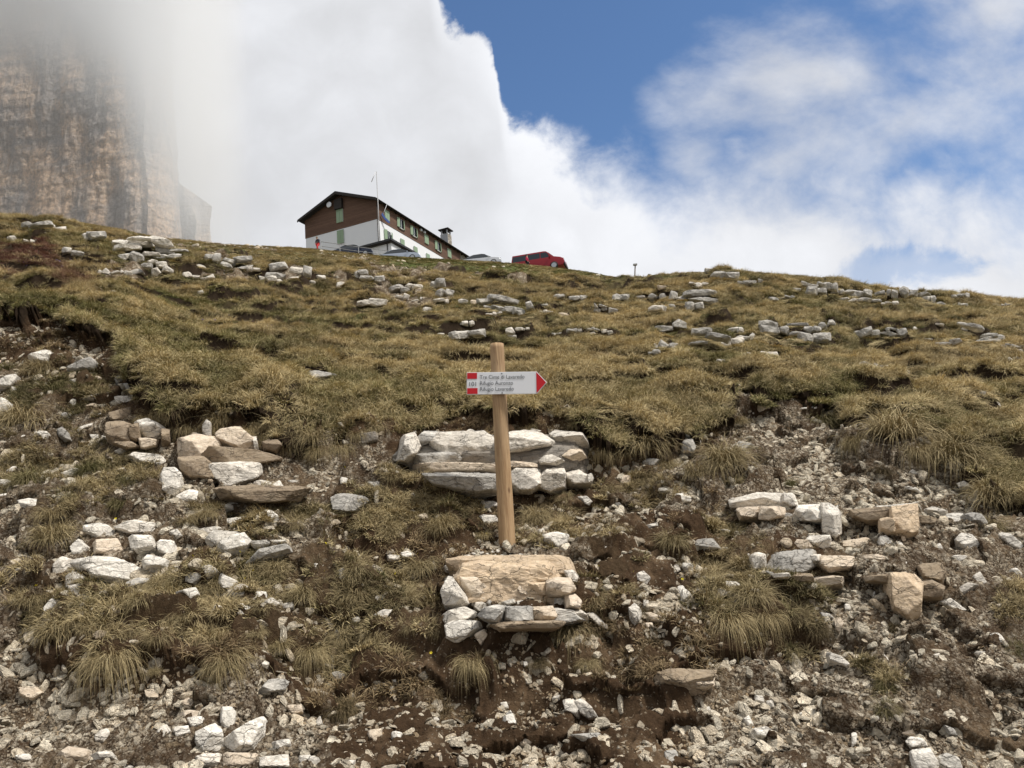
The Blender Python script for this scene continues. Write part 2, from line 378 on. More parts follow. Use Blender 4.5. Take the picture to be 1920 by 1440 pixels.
def normal(X, Y, e=0.04):
    e = e * np.maximum(1, np.asarray(Y) / 6)
    gx = (H(X + e, Y) - H(X - e, Y)) / (2 * e); gy = (H(X, Y + e) - H(X, Y - e)) / (2 * e)
    n = np.stack([-gx, -gy, np.ones_like(gx)], -1)
    return n / np.linalg.norm(n, axis=-1, keepdims=True)
YM = np.geomspace(2.2, 110, 1400)
def hit(px, py):
    """where the line of sight through a photo pixel meets the ground"""
    px = np.atleast_1d(np.asarray(px, float)); py = np.atleast_1d(np.asarray(py, float))
    s, e = st(px, py); out = np.zeros((len(px), 3))
    for a in range(0, len(px), 4000):
        b = slice(a, a + 4000)
        YY = YM[None, :]; XX = s[b, None] * YY
        dz = e[b, None] * YY - H(XX, YY + 0 * XX)
        below = dz < 0
        k = np.where(below.any(1), below.argmax(1), len(YM) - 1); k = np.maximum(k, 1)
        i = np.arange(len(k)); d0 = dz[i, k - 1]; d1 = dz[i, k]
        f = np.clip(d0 / (d0 - d1 + 1e-9), 0, 1)
        Yh = YM[k - 1] + f * (YM[k] - YM[k - 1])
        out[b] = np.stack([s[b] * Yh, Yh, e[b] * Yh], -1)
    return out

# ------------------------------------------------------------------ object helpers
def mesh_np(name, V, F, mat_=None, smooth=False, attrs=None):
    me = bpy.data.meshes.new(name)
    V = np.asarray(V, np.float32)
    if isinstance(F, np.ndarray):
        k = F.shape[1]; me.vertices.add(len(V)); me.vertices.foreach_set('co', V.ravel())
        me.loops.add(F.size); me.loops.foreach_set('vertex_index', F.ravel().astype(np.int32))
        me.polygons.add(len(F)); me.polygons.foreach_set('loop_start', np.arange(0, F.size, k, dtype=np.int32))
        me.polygons.foreach_set('loop_total', np.full(len(F), k, np.int32))
        me.update(calc_edges=True)
    else:
        me.from_pydata([tuple(map(float, v)) for v in V], [], F); me.update()
    me.polygons.foreach_set('use_smooth', np.full(len(me.polygons), smooth))
    if attrs:
        for k, a in attrs.items():
            a = np.asarray(a, np.float32)
            if a.ndim == 1: me.attributes.new(k, 'FLOAT', 'POINT').data.foreach_set('value', a)
            else: me.attributes.new(k, 'FLOAT_COLOR', 'POINT').data.foreach_set('color', np.concatenate([a, np.ones((len(a), 1))], 1).astype(np.float32).ravel())
    if mat_: me.materials.append(mat_)
    return me
def link(name, data, parent=None, loc=None):
    o = bpy.data.objects.new(name, data); COL.objects.link(o)
    if parent: o.parent = parent
    if loc is not None: o.location = tuple(float(v) for v in loc)
    return o
def tag(o, label=None, cat=None, group=None, kind=None):
    for k, v in (('label', label), ('category', cat), ('group', group), ('kind', kind)):
        if v: o[k] = v
    return o
def empty(name, loc, label, cat, group=None, rotz=0):
    o = link(name, None, loc=loc); o.rotation_euler = (0, 0, rotz); o.empty_display_size = 0.2
    return tag(o, label, cat, group)

# ------------------------------------------------------------------ materials for rock and ground
def rock_material(name, instanced=False):
    m, t, b = mat(name)
    tc = t.node('ShaderNodeTexCoord').outputs['Object']
    oi = t.node('ShaderNodeObjectInfo')
    off = t.vm('SCALE', t.node('ShaderNodeCombineXYZ', {0: oi.outputs['Random'], 1: t.m('MULTIPLY', oi.outputs['Random'], 3.7), 2: 0.5}).outputs[0], scale=40.0)
    sc = 1.0
    if instanced: tc = t.vm('SCALE', tc, scale=0.03)
    v = t.vm('ADD', tc, off)
    sx = t.node('ShaderNodeMapping', {0: v, 3: (1, 1, 2.6)}).outputs[0]
    big = t.noise(v, 6.0, 5, 0.6)
    med = t.noise(sx, 26.0, 6, 0.65, 0.3)
    fine = t.noise(v, 130.0, 4, 0.65)
    if instanced:
        a = t.node('ShaderNodeAttribute', attribute_type='INSTANCER', attribute_name='tint').outputs['Color']
        se = t.node('ShaderNodeSeparateColor', {0: a})
    else:
        se = t.node('ShaderNodeSeparateColor', {0: oi.outputs['Color']})
    tan, grey, brt = se.outputs[0], se.outputs[1], se.outputs[2]
    c = t.mix(t.mr(med, 0.35, 0.7), (0.54, 0.525, 0.49), (0.88, 0.86, 0.81))
    c = t.mix(t.mr(fine, 0.3, 0.62), t.mix(0.5, c, (0.40, 0.38, 0.34)), c)
    gm = t.m('MULTIPLY', t.mr(t.m('ADD', big, t.m('MULTIPLY', grey, 0.35)), 0.52, 0.78), t.m('ADD', 0.05 if instanced else 0.38, t.m('MULTIPLY', grey, 0.6)))
    c = t.mix(gm, c, t.mix(fine, (0.17, 0.168, 0.162), (0.44, 0.435, 0.42)))
    # thin water streaks / fissures
    cr = t.vor(t.vm('ADD', sx, t.vm('SCALE', t.noise(v, 12.0, 4, out='Color'), scale=0.16)), 5.5, 'DISTANCE_TO_EDGE')
    cr2 = t.vor(t.vm('ADD', v, t.vm('SCALE', t.noise(v, 22.0, 3, out='Color'), scale=0.06)), 19.0, 'DISTANCE_TO_EDGE')
    crm = t.mr(cr, 0.0, 0.032, 1, 0); crm2 = t.m('MULTIPLY', t.mr(cr2, 0.0, 0.02, 1, 0), 0.5)
    crk = t.m('MULTIPLY', t.m('MAXIMUM', crm, crm2), t.mr(big, 0.36, 0.56, 0.0, 0.95))
    ta = t.mix(t.noise(v, 9.0, 4), (0.30, 0.18, 0.085), (0.62, 0.47, 0.28))
    tm = t.m('MULTIPLY', tan, t.mr(t.m('ADD', t.noise(v, 5.0, 4), t.m('MULTIPLY', tan, 0.4)), 0.42, 0.72, 0.35, 1.0), clamp=True)
    c = t.mix(tm, c, t.mix(0.25, ta, c))
    c = t.mix(t.m('MULTIPLY', crk, 0.0 if instanced else 0.62), c, (0.06, 0.052, 0.045))
    # soil caught low on the stone
    c = t.mix(t.m('MULTIPLY', t.mr(t.noise(v, 17.0, 5, 0.7), 0.58, 0.75), 0.15 if instanced else 0.4), c, (0.20, 0.14, 0.09))
    if instanced: c = t.vm('MULTIPLY', c, (1.28, 1.18, 1.00))
    else: c = t.vm('MULTIPLY', c, (1.10, 1.06, 1.0))
    c = t.vm('SCALE', c, scale=t.m('MULTIPLY', brt, 1.0))
    t.put(b.inputs['Base Color'], c)
    hgt = t.m('ADD', t.m('MULTIPLY', med, 0.8), t.m('ADD', t.m('MULTIPLY', fine, 0.30), t.m('MULTIPLY', crk, -0.9)))
    t.put(b.inputs['Normal'], t.bump(hgt, 0.9, 0.008 if not instanced else 0.15))
    b.inputs['Roughness'].default_value = 0.92; b.inputs['Specular IOR Level'].default_value = 0.15
    return m
M_ROCK = rock_material('limestone'); M_PEB = rock_material('limestone_gravel', True)

def ground_material():
    m, t, b = mat('ground')
    pos = t.node('ShaderNodeNewGeometry').outputs['Position']
    at_ = lambda n: t.node('ShaderNodeAttribute', attribute_name=n).outputs['Fac']
    g, g2, sc, red, lush, steep = at_('grass'), at_('cover'), at_('scree'), at_('heather'), at_('lush'), at_('steep')
    n1 = t.noise(pos, 3.0, 5, 0.6); n2 = t.noise(pos, 28.0, 5, 0.65); n3 = t.noise(pos, 140.0, 3, 0.6); nb = t.noise(pos, 0.6, 4)
    soil = t.mix(n2, (0.014, 0.009, 0.006), (0.115, 0.070, 0.038))
    soil = t.mix(t.mr(n1, 0.5, 0.75), soil, (0.20, 0.135, 0.08))
    # crumbs of stone in the soil
    v1 = t.node('ShaderNodeTexVoronoi', {'Vector': pos, 'Scale': 75.0}); v2 = t.node('ShaderNodeTexVoronoi', {'Vector': pos, 'Scale': 32.0})
    r1 = t.node('ShaderNodeSeparateColor', {0: v1.outputs['Color']}); r2 = t.node('ShaderNodeSeparateColor', {0: v2.outputs['Color']})
    dv = t.vm('ADD', pos, t.vm('SCALE', t.noise(pos, 60.0, 3, out='Color'), scale=0.02)); t.l.new(dv, v1.inputs['Vector']); t.l.new(dv, v2.inputs['Vector'])
    m1 = t.m('MULTIPLY', t.mr(v1.outputs['Distance'], 0.28, 0.42, 1, 0), t.mr(t.m('ADD', r1.outputs[0], n1), 1.32, 1.36))
    m2 = t.m('MULTIPLY', t.mr(v2.outputs['Distance'], 0.26, 0.38, 1, 0), t.mr(t.m('ADD', r2.outputs[0], n1), 1.44, 1.47))
    pc = t.mix(r1.outputs[1], (0.11, 0.075, 0.045), (0.36, 0.30, 0.22))
    soil = t.mix(t.m('MAXIMUM', m1, m2), soil, pc)
    # scree: every cell a small stone
    v3 = t.node('ShaderNodeTexVoronoi', {'Vector': t.vm('ADD', pos, t.vm('SCALE', t.noise(pos, 40.0, 4, out='Color'), scale=0.045)), 'Scale': 46.0})
    r3 = t.node('ShaderNodeSeparateColor', {0: v3.outputs['Color']})
    v4 = t.node('ShaderNodeTexVoronoi', {'Vector': pos, 'Scale': 110.0}); r4 = t.node('ShaderNodeSeparateColor', {0: v4.outputs['Color']})
    c3 = t.mix(r3.outputs[0], (0.30, 0.225, 0.14), (0.80, 0.71, 0.56)); c3 = t.mix(t.mr(v3.outputs['Distance'], 0.35, 0.8, 0, 0.8), c3, (0.022, 0.015, 0.009))
    c4 = t.mix(r4.outputs[0], (0.22, 0.16, 0.10), (0.64, 0.56, 0.43)); c4 = t.mix(t.mr(v4.outputs['Distance'], 0.3, 0.7), c4, (0.04, 0.028, 0.018))
    scr = t.mix(t.mr(r3.outputs[2], 0.45, 0.5), c4, c3)
    scr = t.mix(t.mr(t.noise(pos, 7.0, 5, 0.65), 0.38, 0.62, 0.15, 0.85), scr, soil)
    scr = t.mix(t.mr(n1, 0.5, 0.72, 0.0, 0.5), scr, t.mix(n2, (0.08, 0.052, 0.03), (0.24, 0.17, 0.10)))
    c = t.mix(t.mr(t.m('ADD', sc, t.m('MULTIPLY', t.m('SUBTRACT', n2, 0.5), 0.9)), 0.3, 0.7), soil, scr)
    gr = t.mix(n2, (0.045, 0.036, 0.016), (0.19, 0.155, 0.07)); gr = t.mix(t.mr(nb, 0.4, 0.65), gr, t.mix(n2, (0.032, 0.038, 0.012), (0.10, 0.10, 0.035)))
    gr = t.mix(t.m('MULTIPLY', lush, 0.7), gr, (0.075, 0.10, 0.025)); gr = t.mix(t.m('MULTIPLY', red, 0.8), gr, (0.085, 0.03, 0.025))
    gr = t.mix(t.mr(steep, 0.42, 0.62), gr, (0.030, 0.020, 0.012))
    gg = t.mr(t.m('ADD', g, t.m('MULTIPLY', t.m('SUBTRACT', n2, 0.5), 0.5)), 0.35, 0.65)
    c = t.mix(gg, c, gr)
    veg = t.mix(n2, (0.035, 0.026, 0.014), (0.13, 0.09, 0.05))
    c = t.mix(t.m('MULTIPLY', t.mr(t.m('ADD', g2, t.m('MULTIPLY', t.m('SUBTRACT', n1, 0.5), 1.2)), 0.4, 0.9), 0.4), c, veg)
    t.put(b.inputs['Base Color'], c)
    hh = t.m('ADD', t.m('MULTIPLY', t.m('SUBTRACT', 1.0, v3.outputs['Distance']), t.m('MULTIPLY', sc, 1.0)), t.m('ADD', t.m('MULTIPLY', n2, 0.8), t.m('MULTIPLY', n3, 0.3)))
    hh = t.m('ADD', hh, t.m('MULTIPLY', t.m('MAXIMUM', m1, m2), 0.4)); hh = t.m('ADD', hh, t.m('MULTIPLY', t.noise(pos, 55.0, 6, 0.75), 1.6))
    t.put(b.inputs['Normal'], t.bump(hh, 1.0, 0.012))
    b.inputs['Roughness'].default_value = 0.95; b.inputs['Specular IOR Level'].default_value = 0.1
    return m
M_GROUND = ground_material()

def build_terrain():
    R, Cn = TX.shape
    idx = np.arange(R * Cn).reshape(R, Cn)
    F = np.stack([idx[:-1, :-1], idx[:-1, 1:], idx[1:, 1:], idx[1:, :-1]], -1).reshape(-1, 4)
    V = np.stack([TX, TY - TSH, TZ], -1).reshape(-1, 3)
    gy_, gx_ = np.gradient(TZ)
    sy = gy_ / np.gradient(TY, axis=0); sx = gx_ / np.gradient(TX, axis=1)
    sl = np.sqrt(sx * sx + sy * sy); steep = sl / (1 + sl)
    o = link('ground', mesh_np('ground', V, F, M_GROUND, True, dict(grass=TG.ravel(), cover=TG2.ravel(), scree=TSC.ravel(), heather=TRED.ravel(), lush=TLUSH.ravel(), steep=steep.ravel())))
    tag(o, kind='structure')
    # the track the photographer stands on, behind and below the bank
    xs = np.linspace(-45, 45, 61); ys = np.linspace(-40, 2.6, 41)
    X, Y = np.meshgrid(xs, ys); Z = -1.76 + 0.02 * fbm2(X * .5, Y * .5, 3, 5)
    i = np.arange(X.size).reshape(X.shape); F = np.stack([i[:-1, :-1], i[:-1, 1:], i[1:, 1:], i[1:, :-1]], -1).reshape(-1, 4)
    n = X.size
    r = link('road', mesh_np('road', np.stack([X, Y, Z], -1).reshape(-1, 3), F, M_GROUND, True, dict(grass=np.zeros(n), cover=np.zeros(n), scree=np.full(n, .6), heather=np.zeros(n), lush=np.zeros(n), steep=np.zeros(n))))
    tag(r, kind='structure')
    return steep
TSTEEP = build_terrain()

# ------------------------------------------------------------------ rocks
_ico = {}
def ico(n):
    if n not in _ico:
        bm = bmesh.new(); bmesh.ops.create_icosphere(bm, subdivisions=n, radius=1.0)
        V = np.array([v.co[:] for v in bm.verts]); V /= np.linalg.norm(V, axis=1, keepdims=True)
        F = np.array([[v.index for v in f.verts] for f in bm.faces]); bm.free(); _ico[n] = (V, F)
    return _ico[n]
def polytope(D, N, O, k=80.0):
    """radius along each direction D of the solid cut out by planes N.x <= O, corners slightly worn"""
    q = (D @ N.T) / O[None, :]
    q = np.maximum(q, 1e-3)
    p = (q ** k).sum(1) ** (1 / k)
    return 1 / p
def rock_local(poly2, thick, r, lvl=4, rough=0.035, top=None, front=None):
    """poly2: outline in metres about its own centre (a right, b up); third axis points out to the viewer"""
    p = np.array(poly2, float); ext = np.array([max(abs(p[:, 0]).max(), 1e-3), max(abs(p[:, 1]).max(), 1e-3)])
    q = p / ext
    N, O = [], []
    n = len(q); area = sum(q[i][0] * q[(i + 1) % n][1] - q[(i + 1) % n][0] * q[i][1] for i in range(n))
    if area < 0: q = q[::-1]
    for i in range(n):
        a, b = q[i], q[(i + 1) % n]; e = b - a; L = np.linalg.norm(e)
        if L < 0.05: continue
        nn = np.array([e[1], -e[0]]) / L; off = nn @ a
        if off < 0.12: off = 0.12
        ph = r.uniform(-0.12, 0.30)
        N.append([nn[0] * math.cos(ph), nn[1] * math.cos(ph), math.sin(ph)]); O.append(off * math.cos(ph))
    for z in range(r.integers(1, 3)):
        v = np.array([r.normal() * 0.30, r.normal() * 0.22 + 0.12, 1.0]); v /= np.linalg.norm(v); N.append(v); O.append(r.uniform(0.72, 0.95))
    v = np.array([r.normal() * 0.15, 0.75 + 0.2 * r.random(), 0.7]); v /= np.linalg.norm(v); N.append(v); O.append(r.uniform(0.72, 0.95))
    for z in range(5):
        v = r.normal(size=3); v[2] = abs(v[2]) * 0.9 + 0.1; v /= np.linalg.norm(v); N.append(v); O.append(r.uniform(0.82, 1.08))
    N.append([0, 0, -1]); O.append(1.0)
    D, F = ico(lvl)
    R = polytope(D, np.array(N), np.array(O))
    V = D * R[:, None]
    V = V * np.array([ext[0], ext[1], thick])
    sz = (ext[0] * ext[1]) ** 0.5
    s0 = r.uniform(0, 50, 3)
    nrm = V / np.array([ext[0] ** 2, ext[1] ** 2, thick ** 2]); nrm /= np.linalg.norm(nrm, axis=1, keepdims=True)
    d = fbm3(V * (2.2 / sz) + s0, 3, 3) * rough * 1.5 * sz
    # bedding: little ledges running along the stone
    lay = V[:, 1] * (r.uniform(2.5, 5.0) / sz) + V[:, 0] * (r.uniform(-1, 1) / sz) + 1.0 * fbm3(V * (1.5 / sz) + s0, 2, 9)
    d = d + (sstep(lay % 1, 0.0, 0.12) - (lay % 1) - 0.4) * rough * 0.5 * sz * sstep(fbm3(V * (1.4 / sz) + s0 + 9, 2, 19), -0.3, 0.4)
    cl = (V[:, 0] * r.uniform(-1, 1) + V[:, 2] * 1.0 + V[:, 1] * r.uniform(-.6, .6)) * (3.4 / sz) + 0.5 * fbm3(V * (1.1 / sz) + s0, 2, 13)
    d = d + (sstep(cl % 1, 0.0, 0.15) - (cl % 1) - 0.4) * rough * 0.9 * sz
    d = d + fbm3(V * (9.0 / sz) + s0, 3, 5) * rough * 0.85 * sz
    return V + nrm * d[:, None], F

def frame_at(P, lean=0.45):
    v = -P / np.linalg.norm(P)
    tn = normal(P[0], P[1], 0.08)
    n = (1 - lean) * v + lean * tn; n /= np.linalg.norm(n)
    a = np.cross([0, 0, 1.0], n); a /= np.linalg.norm(a); a = np.cross(np.cross(n, CR), n); a /= np.linalg.norm(a)
    b = np.cross(n, a)
    return v, n, a, b
def outline_on_plane(poly, P, n, a, b):
    q = np.array(poly, float); d = ray(q[:, 0], q[:, 1])
    k = (P @ n) / (d @ n); X = d * k[:, None] - P
    return np.stack([X @ a, X @ b], -1)
def traced(poly, seed, lvl=4, thick=None, lean=0.4, depth=None, rough=0.035, lift=0.45, anchor=None):
    """a stone whose outline is read off the photo, set on the ground where it lies there"""
    r = np.random.default_rng(seed)
    q = np.array(poly, float); c = q.mean(0)
    c = np.array([(q[:, 0].min() + q[:, 0].max()) / 2, (q[:, 1].min() + q[:, 1].max()) / 2]) * .5 + c * .5
    if depth is None:
        P = hit([c[0]], [c[1] + 0.15 * (q[:, 1].max() - q[:, 1].min())])[0]
        d = ray(c[0], c[1]); P = d / d[1] * P[1]
    else:
        if depth == 'auto':
            sx_ = c[0] + (q[:, 0] - c[0]) * 0.6; sy_ = c[1] + (q[:, 1] - c[1]) * 0.6
            hh = hit(sx_, sy_)[:, 1]; depth = max(hh.min(), np.median(hh) - 0.22) - 0.02
        d = ray(c[0], c[1]); P = d / d[1] * depth
    v, n, a, b = frame_at(P, lean)
    o2 = outline_on_plane(q, P, n, a, b); w = np.ptp(o2[:, 0]); h = np.ptp(o2[:, 1])
    th = thick if thick else 0.42 * min(w, h) + 0.06 * max(w, h)
    P = P + v * th * lift
    o2 = outline_on_plane(q, P, n, a, b); oc = np.array([(o2[:, 0].min() + o2[:, 0].max()) / 2, (o2[:, 1].min() + o2[:, 1].max()) / 2]) * .4 + o2.mean(0) * .6
    o2 = o2 - oc; C0 = P + oc[0] * a + oc[1] * b
    V, F = rock_local(o2, th, r, lvl, rough)
    Wd = V[:, :1] * a + V[:, 1:2] * b + V[:, 2:] * n
    return C0, Wd, F, max(w, h)
def blob(cx, cy, w, h, rot, r, n=None, square=0.5):
    """a rough angular outline"""
    n = n or int(r.integers(5, 8)); a0 = r.uniform(0, 6.28)
    if r.random() < square: angs = np.array([0.6, 2.5, 3.75, 5.7]) + r.normal(size=4) * 0.22; angs = np.sort(np.concatenate([angs, r.uniform(0, 6.28, 1)]))
    else: angs = np.sort(a0 + np.arange(n) * 6.283 / n + r.normal(size=n) * 0.22)
    p = []
    for t_ in angs:
        k = max(abs(math.cos(t_)), abs(math.sin(t_))); rr = r.uniform(0.86, 1.08) / (0.55 + 0.45 * k) * 0.9
        x, y = math.cos(t_) * rr * w / 2, math.sin(t_) * rr * h / 2
        c_, s_ = math.cos(math.radians(rot)), math.sin(math.radians(rot))
        p.append((cx + x * c_ - y * s_, cy + x * s_ + y * c_))
    return p
def join_rocks(lst):
    V, F, n = [], [], 0; C0 = lst[0][0]
    for c, v, f, _ in lst:
        V.append(v + (c - C0)); F.append(f + n); n += len(v)
    return C0, np.concatenate(V), np.concatenate(F)
COLS = {'w': (0.0, 0.05, 1.0, 'white'), 'p': (0.15, 0.2, 0.95, 'pale'), 'g': (0.0, 0.7, 0.92, 'grey'), 'd': (0.25, 0.9, 0.62, 'dark grey'), 't': (0.62, 0.1, 1.0, 'tan'), 'o': (0.9, 0.05, 0.98, 'ochre'), 'b': (0.85, 0.3, 0.55, 'brown')}
ROCKS = []      # (object, px, py, metres, tone, aspect) for labelling afterwards
def put_rock(C0, V, F, tone, name='rock', px=None, size=None, asp=1.0, label=None, cat='rock', group=None):
    o = link(name, mesh_np(name, V, F, M_ROCK, False), loc=C0)
    a, b, c, nm = COLS[tone]
    j = rng.normal() * 0.05
    o.color = (a, b, max(0.2, c * (1 + j)), 1)
    o['category'] = cat
    if group: o['group'] = group
    if label: o['label'] = label
    else: ROCKS.append([o, px[0], px[1], size, nm, asp])
    return o
def conv(poly, ox, oy, sc): return [(ox + x / sc, oy + y / sc) for x, y in poly]
def parse(txt, ox, oy, sc):
    out = []
    for line in txt.strip().split('\n'):
        tone, rest = line.split(':'); p = [tuple(float(v) for v in q.split(',')) for q in rest.split()]
        out.append((tone.strip(), conv(p, ox, oy, sc)))
    return out

L_TXT = """
w: 510,160 560,148 670,165 692,190 640,215 560,195
w: 655,240 670,210 710,210 748,255 740,300 700,335 650,300
w: 685,345 770,300 812,305 800,350 740,360
w: 250,240 310,215 355,225 300,255
w: 305,600 330,570 470,580 590,635 570,665 480,690 390,685 320,640
w: 340,460 380,430 440,445 478,480 470,500 380,500 345,490
p: 460,455 560,425 640,440 680,480 640,495 540,490
w: 525,500 620,485 637,545 540,570
w: 640,520 660,505 715,512 725,575 690,585 650,560
w: 580,600 600,562 690,590 685,625 590,635
t: 385,510 480,500 515,560 480,585 385,565
w: 290,540 330,505 370,540 355,570 310,580
p: 215,610 250,580 310,590 290,640 215,660
w: 262,660 300,630 350,660 345,680 270,700
g: 480,700 560,665 632,668 600,695 520,718
p: 270,695 350,680 400,700 360,730 300,735
g: 305,735 400,725 410,745 350,765
w: 178,790 215,745 240,765 220,800 180,812
w: 900,425 1060,405 1072,450 960,460
w: 1080,390 1110,388 1140,440 1135,462 1090,440
p: 840,510 880,470 960,475 1000,490 890,545
w: 890,530 1000,478 1032,520 1000,560 915,582
p: 800,470 905,450 915,470 830,495
g: 1000,605 1060,545 1180,520 1195,555 1090,590
w: 1010,515 1170,512 1180,525 1040,540
p: 690,480 725,462 750,490 720,508
g: 765,640 820,630 825,660 800,690 762,680
p: 820,620 860,610 900,640 850,665
w: 893,680 905,645 975,675 960,710 905,710
p: 945,710 980,685 1040,715 1020,750 965,745
w: 1035,715 1090,720 1090,755 1050,750
w: 730,715 800,700 815,730 770,755
w: 855,815 885,765 920,795 910,830
w: 960,790 985,765 1025,785 1010,825 975,825
w: 1055,995 1080,985 1103,1005 1095,1030 1062,1030
g: 1060,1120 1090,1085 1190,1075 1160,1125 1080,1135
w: 905,1195 950,1190 965,1210 960,1270 920,1300 903,1260
w: 910,1320 1070,1225 1083,1240 1080,1300 1040,1370 920,1385
w: 800,1290 880,1255 905,1270 912,1380 830,1385 800,1340
w: 705,1275 770,1265 780,1300 720,1320
w: 765,1240 830,1230 845,1265 790,1280
t: 740,1210 830,1205 830,1235 750,1245
p: 790,1400 830,1385 910,1385 915,1440 800,1445
t: 915,1385 1055,1375 1058,1445 918,1445
p: 1060,1395 1180,1385 1185,1445 1065,1445
p: 500,1410 560,1400 630,1420 625,1455 500,1455
t: 245,1370 280,1350 370,1365 360,1410 260,1410
p: 385,1310 440,1275 455,1300 430,1345 390,1335
t: 740,1170 770,1150 795,1170 780,1200 750,1190
t: 590,1120 630,1115 650,1150 600,1150
t: 75,1110 140,1105 180,1130 130,1165 80,1140
p: 1035,275 1090,263 1112,275 1095,298 1040,295
d: 1150,355 1270,348 1275,370 1240,380 1150,375
p: 895,380 920,350 1005,355 1000,385 930,392
p: 460,150 500,130 538,128 520,155 480,165
w: 78,350 120,335 175,350 130,385 90,375
w: 0,265 50,262 48,285 0,300
w: 0,320 40,315 30,345 0,350
g: 270,430 360,435 340,455 280,450
w: 0,845 35,850 20,875 0,875
w: 1370,870 1385,880 1390,935 1372,930
w: 1285,600 1325,610 1310,645 1285,630
p: 475,260 535,255 530,275 485,278
p: 110,620 140,600 150,630 120,645
w: 20,230 60,205 85,215 45,245
p: 60,630 90,612 95,640 65,650
t: 1165,1190 1230,1180 1240,1215 1190,1220
w: 1100,290 1140,265 1160,300 1120,305
p: 1170,265 1230,262 1240,285 1190,290
p: 380,1380 450,1370 470,1400 400,1405
p: 640,1290 680,1260 700,1290 670,1320
w: 60,1390 120,1380 130,1410 70,1415
p: 1080,760 1110,740 1150,770 1110,785
p: 1150,770 1200,760 1205,790 1160,795
p: 1290,1250 1310,1225 1320,1260 1300,1270
w: 1120,1330 1180,1320 1190,1360 1140,1370
"""
C_TXT = """
w: 770,560 875,560 890,600 800,625
w: 775,490 875,487 880,520 800,545
g: 770,430 870,425 875,455 790,460
w: 1125,670 1200,660 1280,665 1270,720 1220,755 1140,710
w: 1105,640 1140,635 1150,660 1115,668
p: 1430,750 1500,715 1520,750 1470,770
w: 1690,620 1780,600 1785,625 1700,655
w: 1330,450 1380,450 1425,490 1420,515 1360,495
g: -60,460 0,435 150,455 160,490 90,540 -40,555
w: 150,370 230,370 268,410 265,430 170,400
w: -10,340 35,350 30,410 0,415
w: 350,525 390,515 430,550 420,568 365,550
p: 385,440 405,430 418,470 398,492
w: 330,770 370,757 400,770 390,805 345,805
w: 258,780 320,780 335,800 320,818 262,810
w: 55,780 90,765 112,800 100,812 60,800
w: -20,870 15,845 25,930 -5,965
w: 190,1010 240,1005 250,1040 215,1075 195,1050
p: 160,1130 230,1090 290,1090 250,1140
d: 100,100 190,85 210,100 205,150 120,170
p: 35,190 65,155 103,165 80,205
w: 1880,440 1930,435 1930,495 1890,480
g: 1690,265 1720,240 1790,240 1760,285 1710,285
p: 1770,365 1840,360 1850,390 1790,390
w: 1770,415 1800,400 1835,410 1830,430 1780,430
t: 1635,280 1660,280 1690,300 1680,315
t: 1560,345 1630,335 1620,390 1570,395
p: 1660,890 1700,870 1745,920 1720,970 1665,930
p: 1615,1080 1650,1050 1690,1100 1680,1150 1650,1180 1620,1130
p: 1700,1040 1730,1030 1725,1080 1695,1080
t: 1700,1110 1740,1103 1805,1130 1790,1160 1740,1155
t: 1705,1165 1750,1160 1760,1190 1720,1200
w: 1895,960 1930,950 1930,1050 1895,1030
p: 1300,900 1330,895 1345,930 1310,940
p: 1190,520 1200,495 1215,525 1200,535
p: 1330,1020 1350,1000 1360,1030 1340,1045
w: 1540,490 1560,480 1580,500 1550,510
p: 1860,850 1890,835 1910,870 1880,885
w: 45,1135 100,1130 108,1165 60,1165
w: 95,1230 140,1225 155,1245 120,1255
t: 410,60 420,40 440,60 430,90
g: 1405,205 1430,190 1440,215 1415,225
"""
P_TXT = """
o: 1145,1030 1180,1018 1198,1040 1195,1070 1150,1060
w: 1200,1025 1255,1020 1258,1065 1205,1070
p: 570,1150 590,1100 700,1070 760,1100 740,1135 600,1190
w: 580,1180 640,1150 760,1150 775,1190 720,1240 660,1275 595,1265
p: 750,1050 815,1045 815,1080 780,1110 745,1080
p: 1370,1110 1410,1105 1500,1180 1495,1200 1450,1185
t: 750,1230 800,1200 830,1230 790,1295
w: 905,1045 970,1028 975,1050 930,1062
p: 985,1040 1040,1035 1045,1055 990,1062
p: 575,850 620,820 650,840 640,880 590,875
p: 1250,870 1300,865 1335,910 1320,940 1270,920
"""
